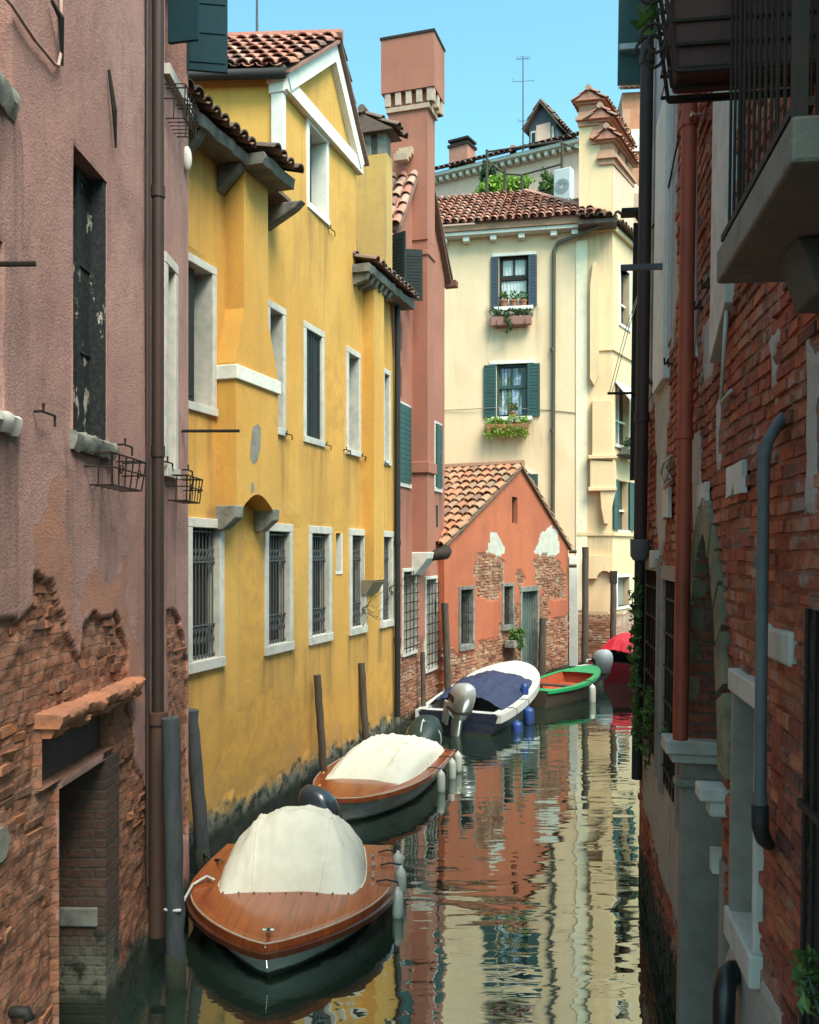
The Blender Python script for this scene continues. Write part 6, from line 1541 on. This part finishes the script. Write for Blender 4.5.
# ropes
def rope(name, label, pts, r, mat, M=None):
    o = Vector(pts[0]); t = thing(name, label, 'rope', o, 'mooring ropes'); q = MB(); p = [Vector(x)-o for x in pts]
    out = []
    for i in range(len(p)-1):
        for k in range(6): out.append(p[i].lerp(p[i+1], k/6)+Vector((0, 0, -.0)))
    out.append(p[-1]); q.tube(out, r, 6); q.build('rope_strand', mat, t, smooth=True)
pp = P(176, 900, 7.75); c1 = b1.world(b1.pt(.45, -1, 1)+Vector((0, .1, .07))); e1 = b1.world(b1.pt(.52, -1, 1)+Vector((0, -.02, .05)))
rope('mooring_rope', 'white rope from the mahogany boat to the slanting grey pole', [c1+Vector((.1, -.1, 0)), c1, e1, e1.lerp(pp, .5)-Vector((0, 0, .06)), pp+Vector((.05, -.08, -.06)), pp+Vector((-.09, -.03, -.07))], .014, ROPE_W)
c2 = b1.world(b1.pt(.26, -1, 1)+Vector((0, .1, .07))); p2 = P(203, 852, 10.5)
rope('mooring_rope', 'black rope from the mahogany boat to the leaning grey pole', [c2, c2.lerp(p2, .5)-Vector((0, 0, .05)), p2], .014, ROPE_D)
a = b2.world(b2.pt(.9, -1, 1)+Vector((0, 0, .04))); b_ = P(324, 784, 14.05)
rope('mooring_rope', 'yellow rope from the second mahogany boat to a thin dark post', [a, a.lerp(b_, .5)+Vector((0, 0, .05)), Vector((b_.x, b_.y, .35))], .016, simple('yellow_rope', (.55,.42,.06), .8))

# ------------------------------------------------------------------ water
def water():
    g = G('canal_water'); co = g.co()
    v = g.vmul(co, (1.0, 1.0, 1.0))
    n1 = g.noise(g.vmul(co, (.8, 2.4, 1)), 1.0, 2.0, .45, .5)
    n2 = g.noise(g.vmul(g.vadd(co, (3.1, 8.7, 0)), (2.2, 6.5, 1)), 1.0, 2.0, .5, .6)
    patch = g.step(g.noise(co, .35, 2.0), .40, .62)
    h = g.math('ADD', g.math('MULTIPLY', n1, .010), g.math('MULTIPLY', g.math('MULTIPLY', n2, .0024), g.math('ADD', g.math('MULTIPLY', patch, .9), .25)))
    nrm = g.bump(h, 1.0, 1.0)
    fr = g.n('Fresnel', {'IOR': 1.33, 'Normal': nrm}).outputs[0]
    fac = g.math('ADD', g.math('MULTIPLY', fr, .72), .33, True)
    df = g.n('BsdfDiffuse', {'Color': (.014, .026, .019, 1)})
    gl = g.n('BsdfGlossy', {'Color': (.90, .97, .93, 1), 'Roughness': .015, 'Normal': nrm})
    mx = g.n('MixShader', {0: fac, 1: df.outputs[0], 2: gl.outputs[0]})
    g.t.links.new(mx.outputs[0], g.out.inputs[0]); return g.m
q = MB(); q.quad((-300, -300, 0), (300, -300, 0), (300, 300, 0), (-300, 300, 0)); w = q.build('canal_water', water()); w['kind'] = 'structure'
q = MB(); q.quad((-300, -300, -1.6), (300, -300, -1.6), (300, 300, -1.6), (-300, 300, -1.6)); w = q.build('canal_bed', simple('mud', (.05,.05,.035), .9)); w['kind'] = 'structure'

# ------------------------------------------------------------------ daylight
EL, to = math.radians(56), Vector((.55, -.83, 0)).normalized()
tosun = Vector((to.x*math.cos(EL), to.y*math.cos(EL), math.sin(EL)))
sl = bpy.data.lights.new('sun', 'SUN'); sl.energy = 2.7; sl.angle = math.radians(32); sl.color = (1.0, .90, .775)
so = bpy.data.objects.new('sun', sl); COL.objects.link(so); so.rotation_euler = (-tosun).to_track_quat('-Z', 'Y').to_euler(); so.location = (0, -5, 30)
wd = bpy.data.worlds.new('World'); SC.world = wd; wd.use_nodes = True
nt = wd.node_tree; nt.nodes.clear()
sky = nt.nodes.new('ShaderNodeTexSky'); sky.sky_type = 'NISHITA'; sky.sun_disc = False; sky.sun_elevation = EL; sky.sun_rotation = math.atan2(to.x, to.y); sky.air_density = 1.0; sky.dust_density = 2.0; sky.ozone_density = 1.5
mul = nt.nodes.new('ShaderNodeMix'); mul.data_type = 'RGBA'; mul.blend_type = 'MULTIPLY'; mul.inputs[0].default_value = 1; mul.inputs[7].default_value = (.78, 1.23, 1.03, 1)
bg = nt.nodes.new('ShaderNodeBackground'); bg.inputs[1].default_value = .15
ow_ = nt.nodes.new('ShaderNodeOutputWorld')
nt.links.new(sky.outputs[0], mul.inputs[6]); nt.links.new(mul.outputs[2], bg.inputs[0]); nt.links.new(bg.outputs[0], ow_.inputs[0])
vs_ = SC.view_settings; vs_.view_transform = 'Standard'; vs_.look = 'None'; vs_.exposure = 1.22; vs_.gamma = 1; vs_.use_curve_mapping = False
SC.cycles.max_bounces = 7; SC.cycles.diffuse_bounces = 4; SC.cycles.glossy_bounces = 4; SC.cycles.use_denoising = True
SC.cycles.caustics_reflective = False; SC.cycles.caustics_refractive = False
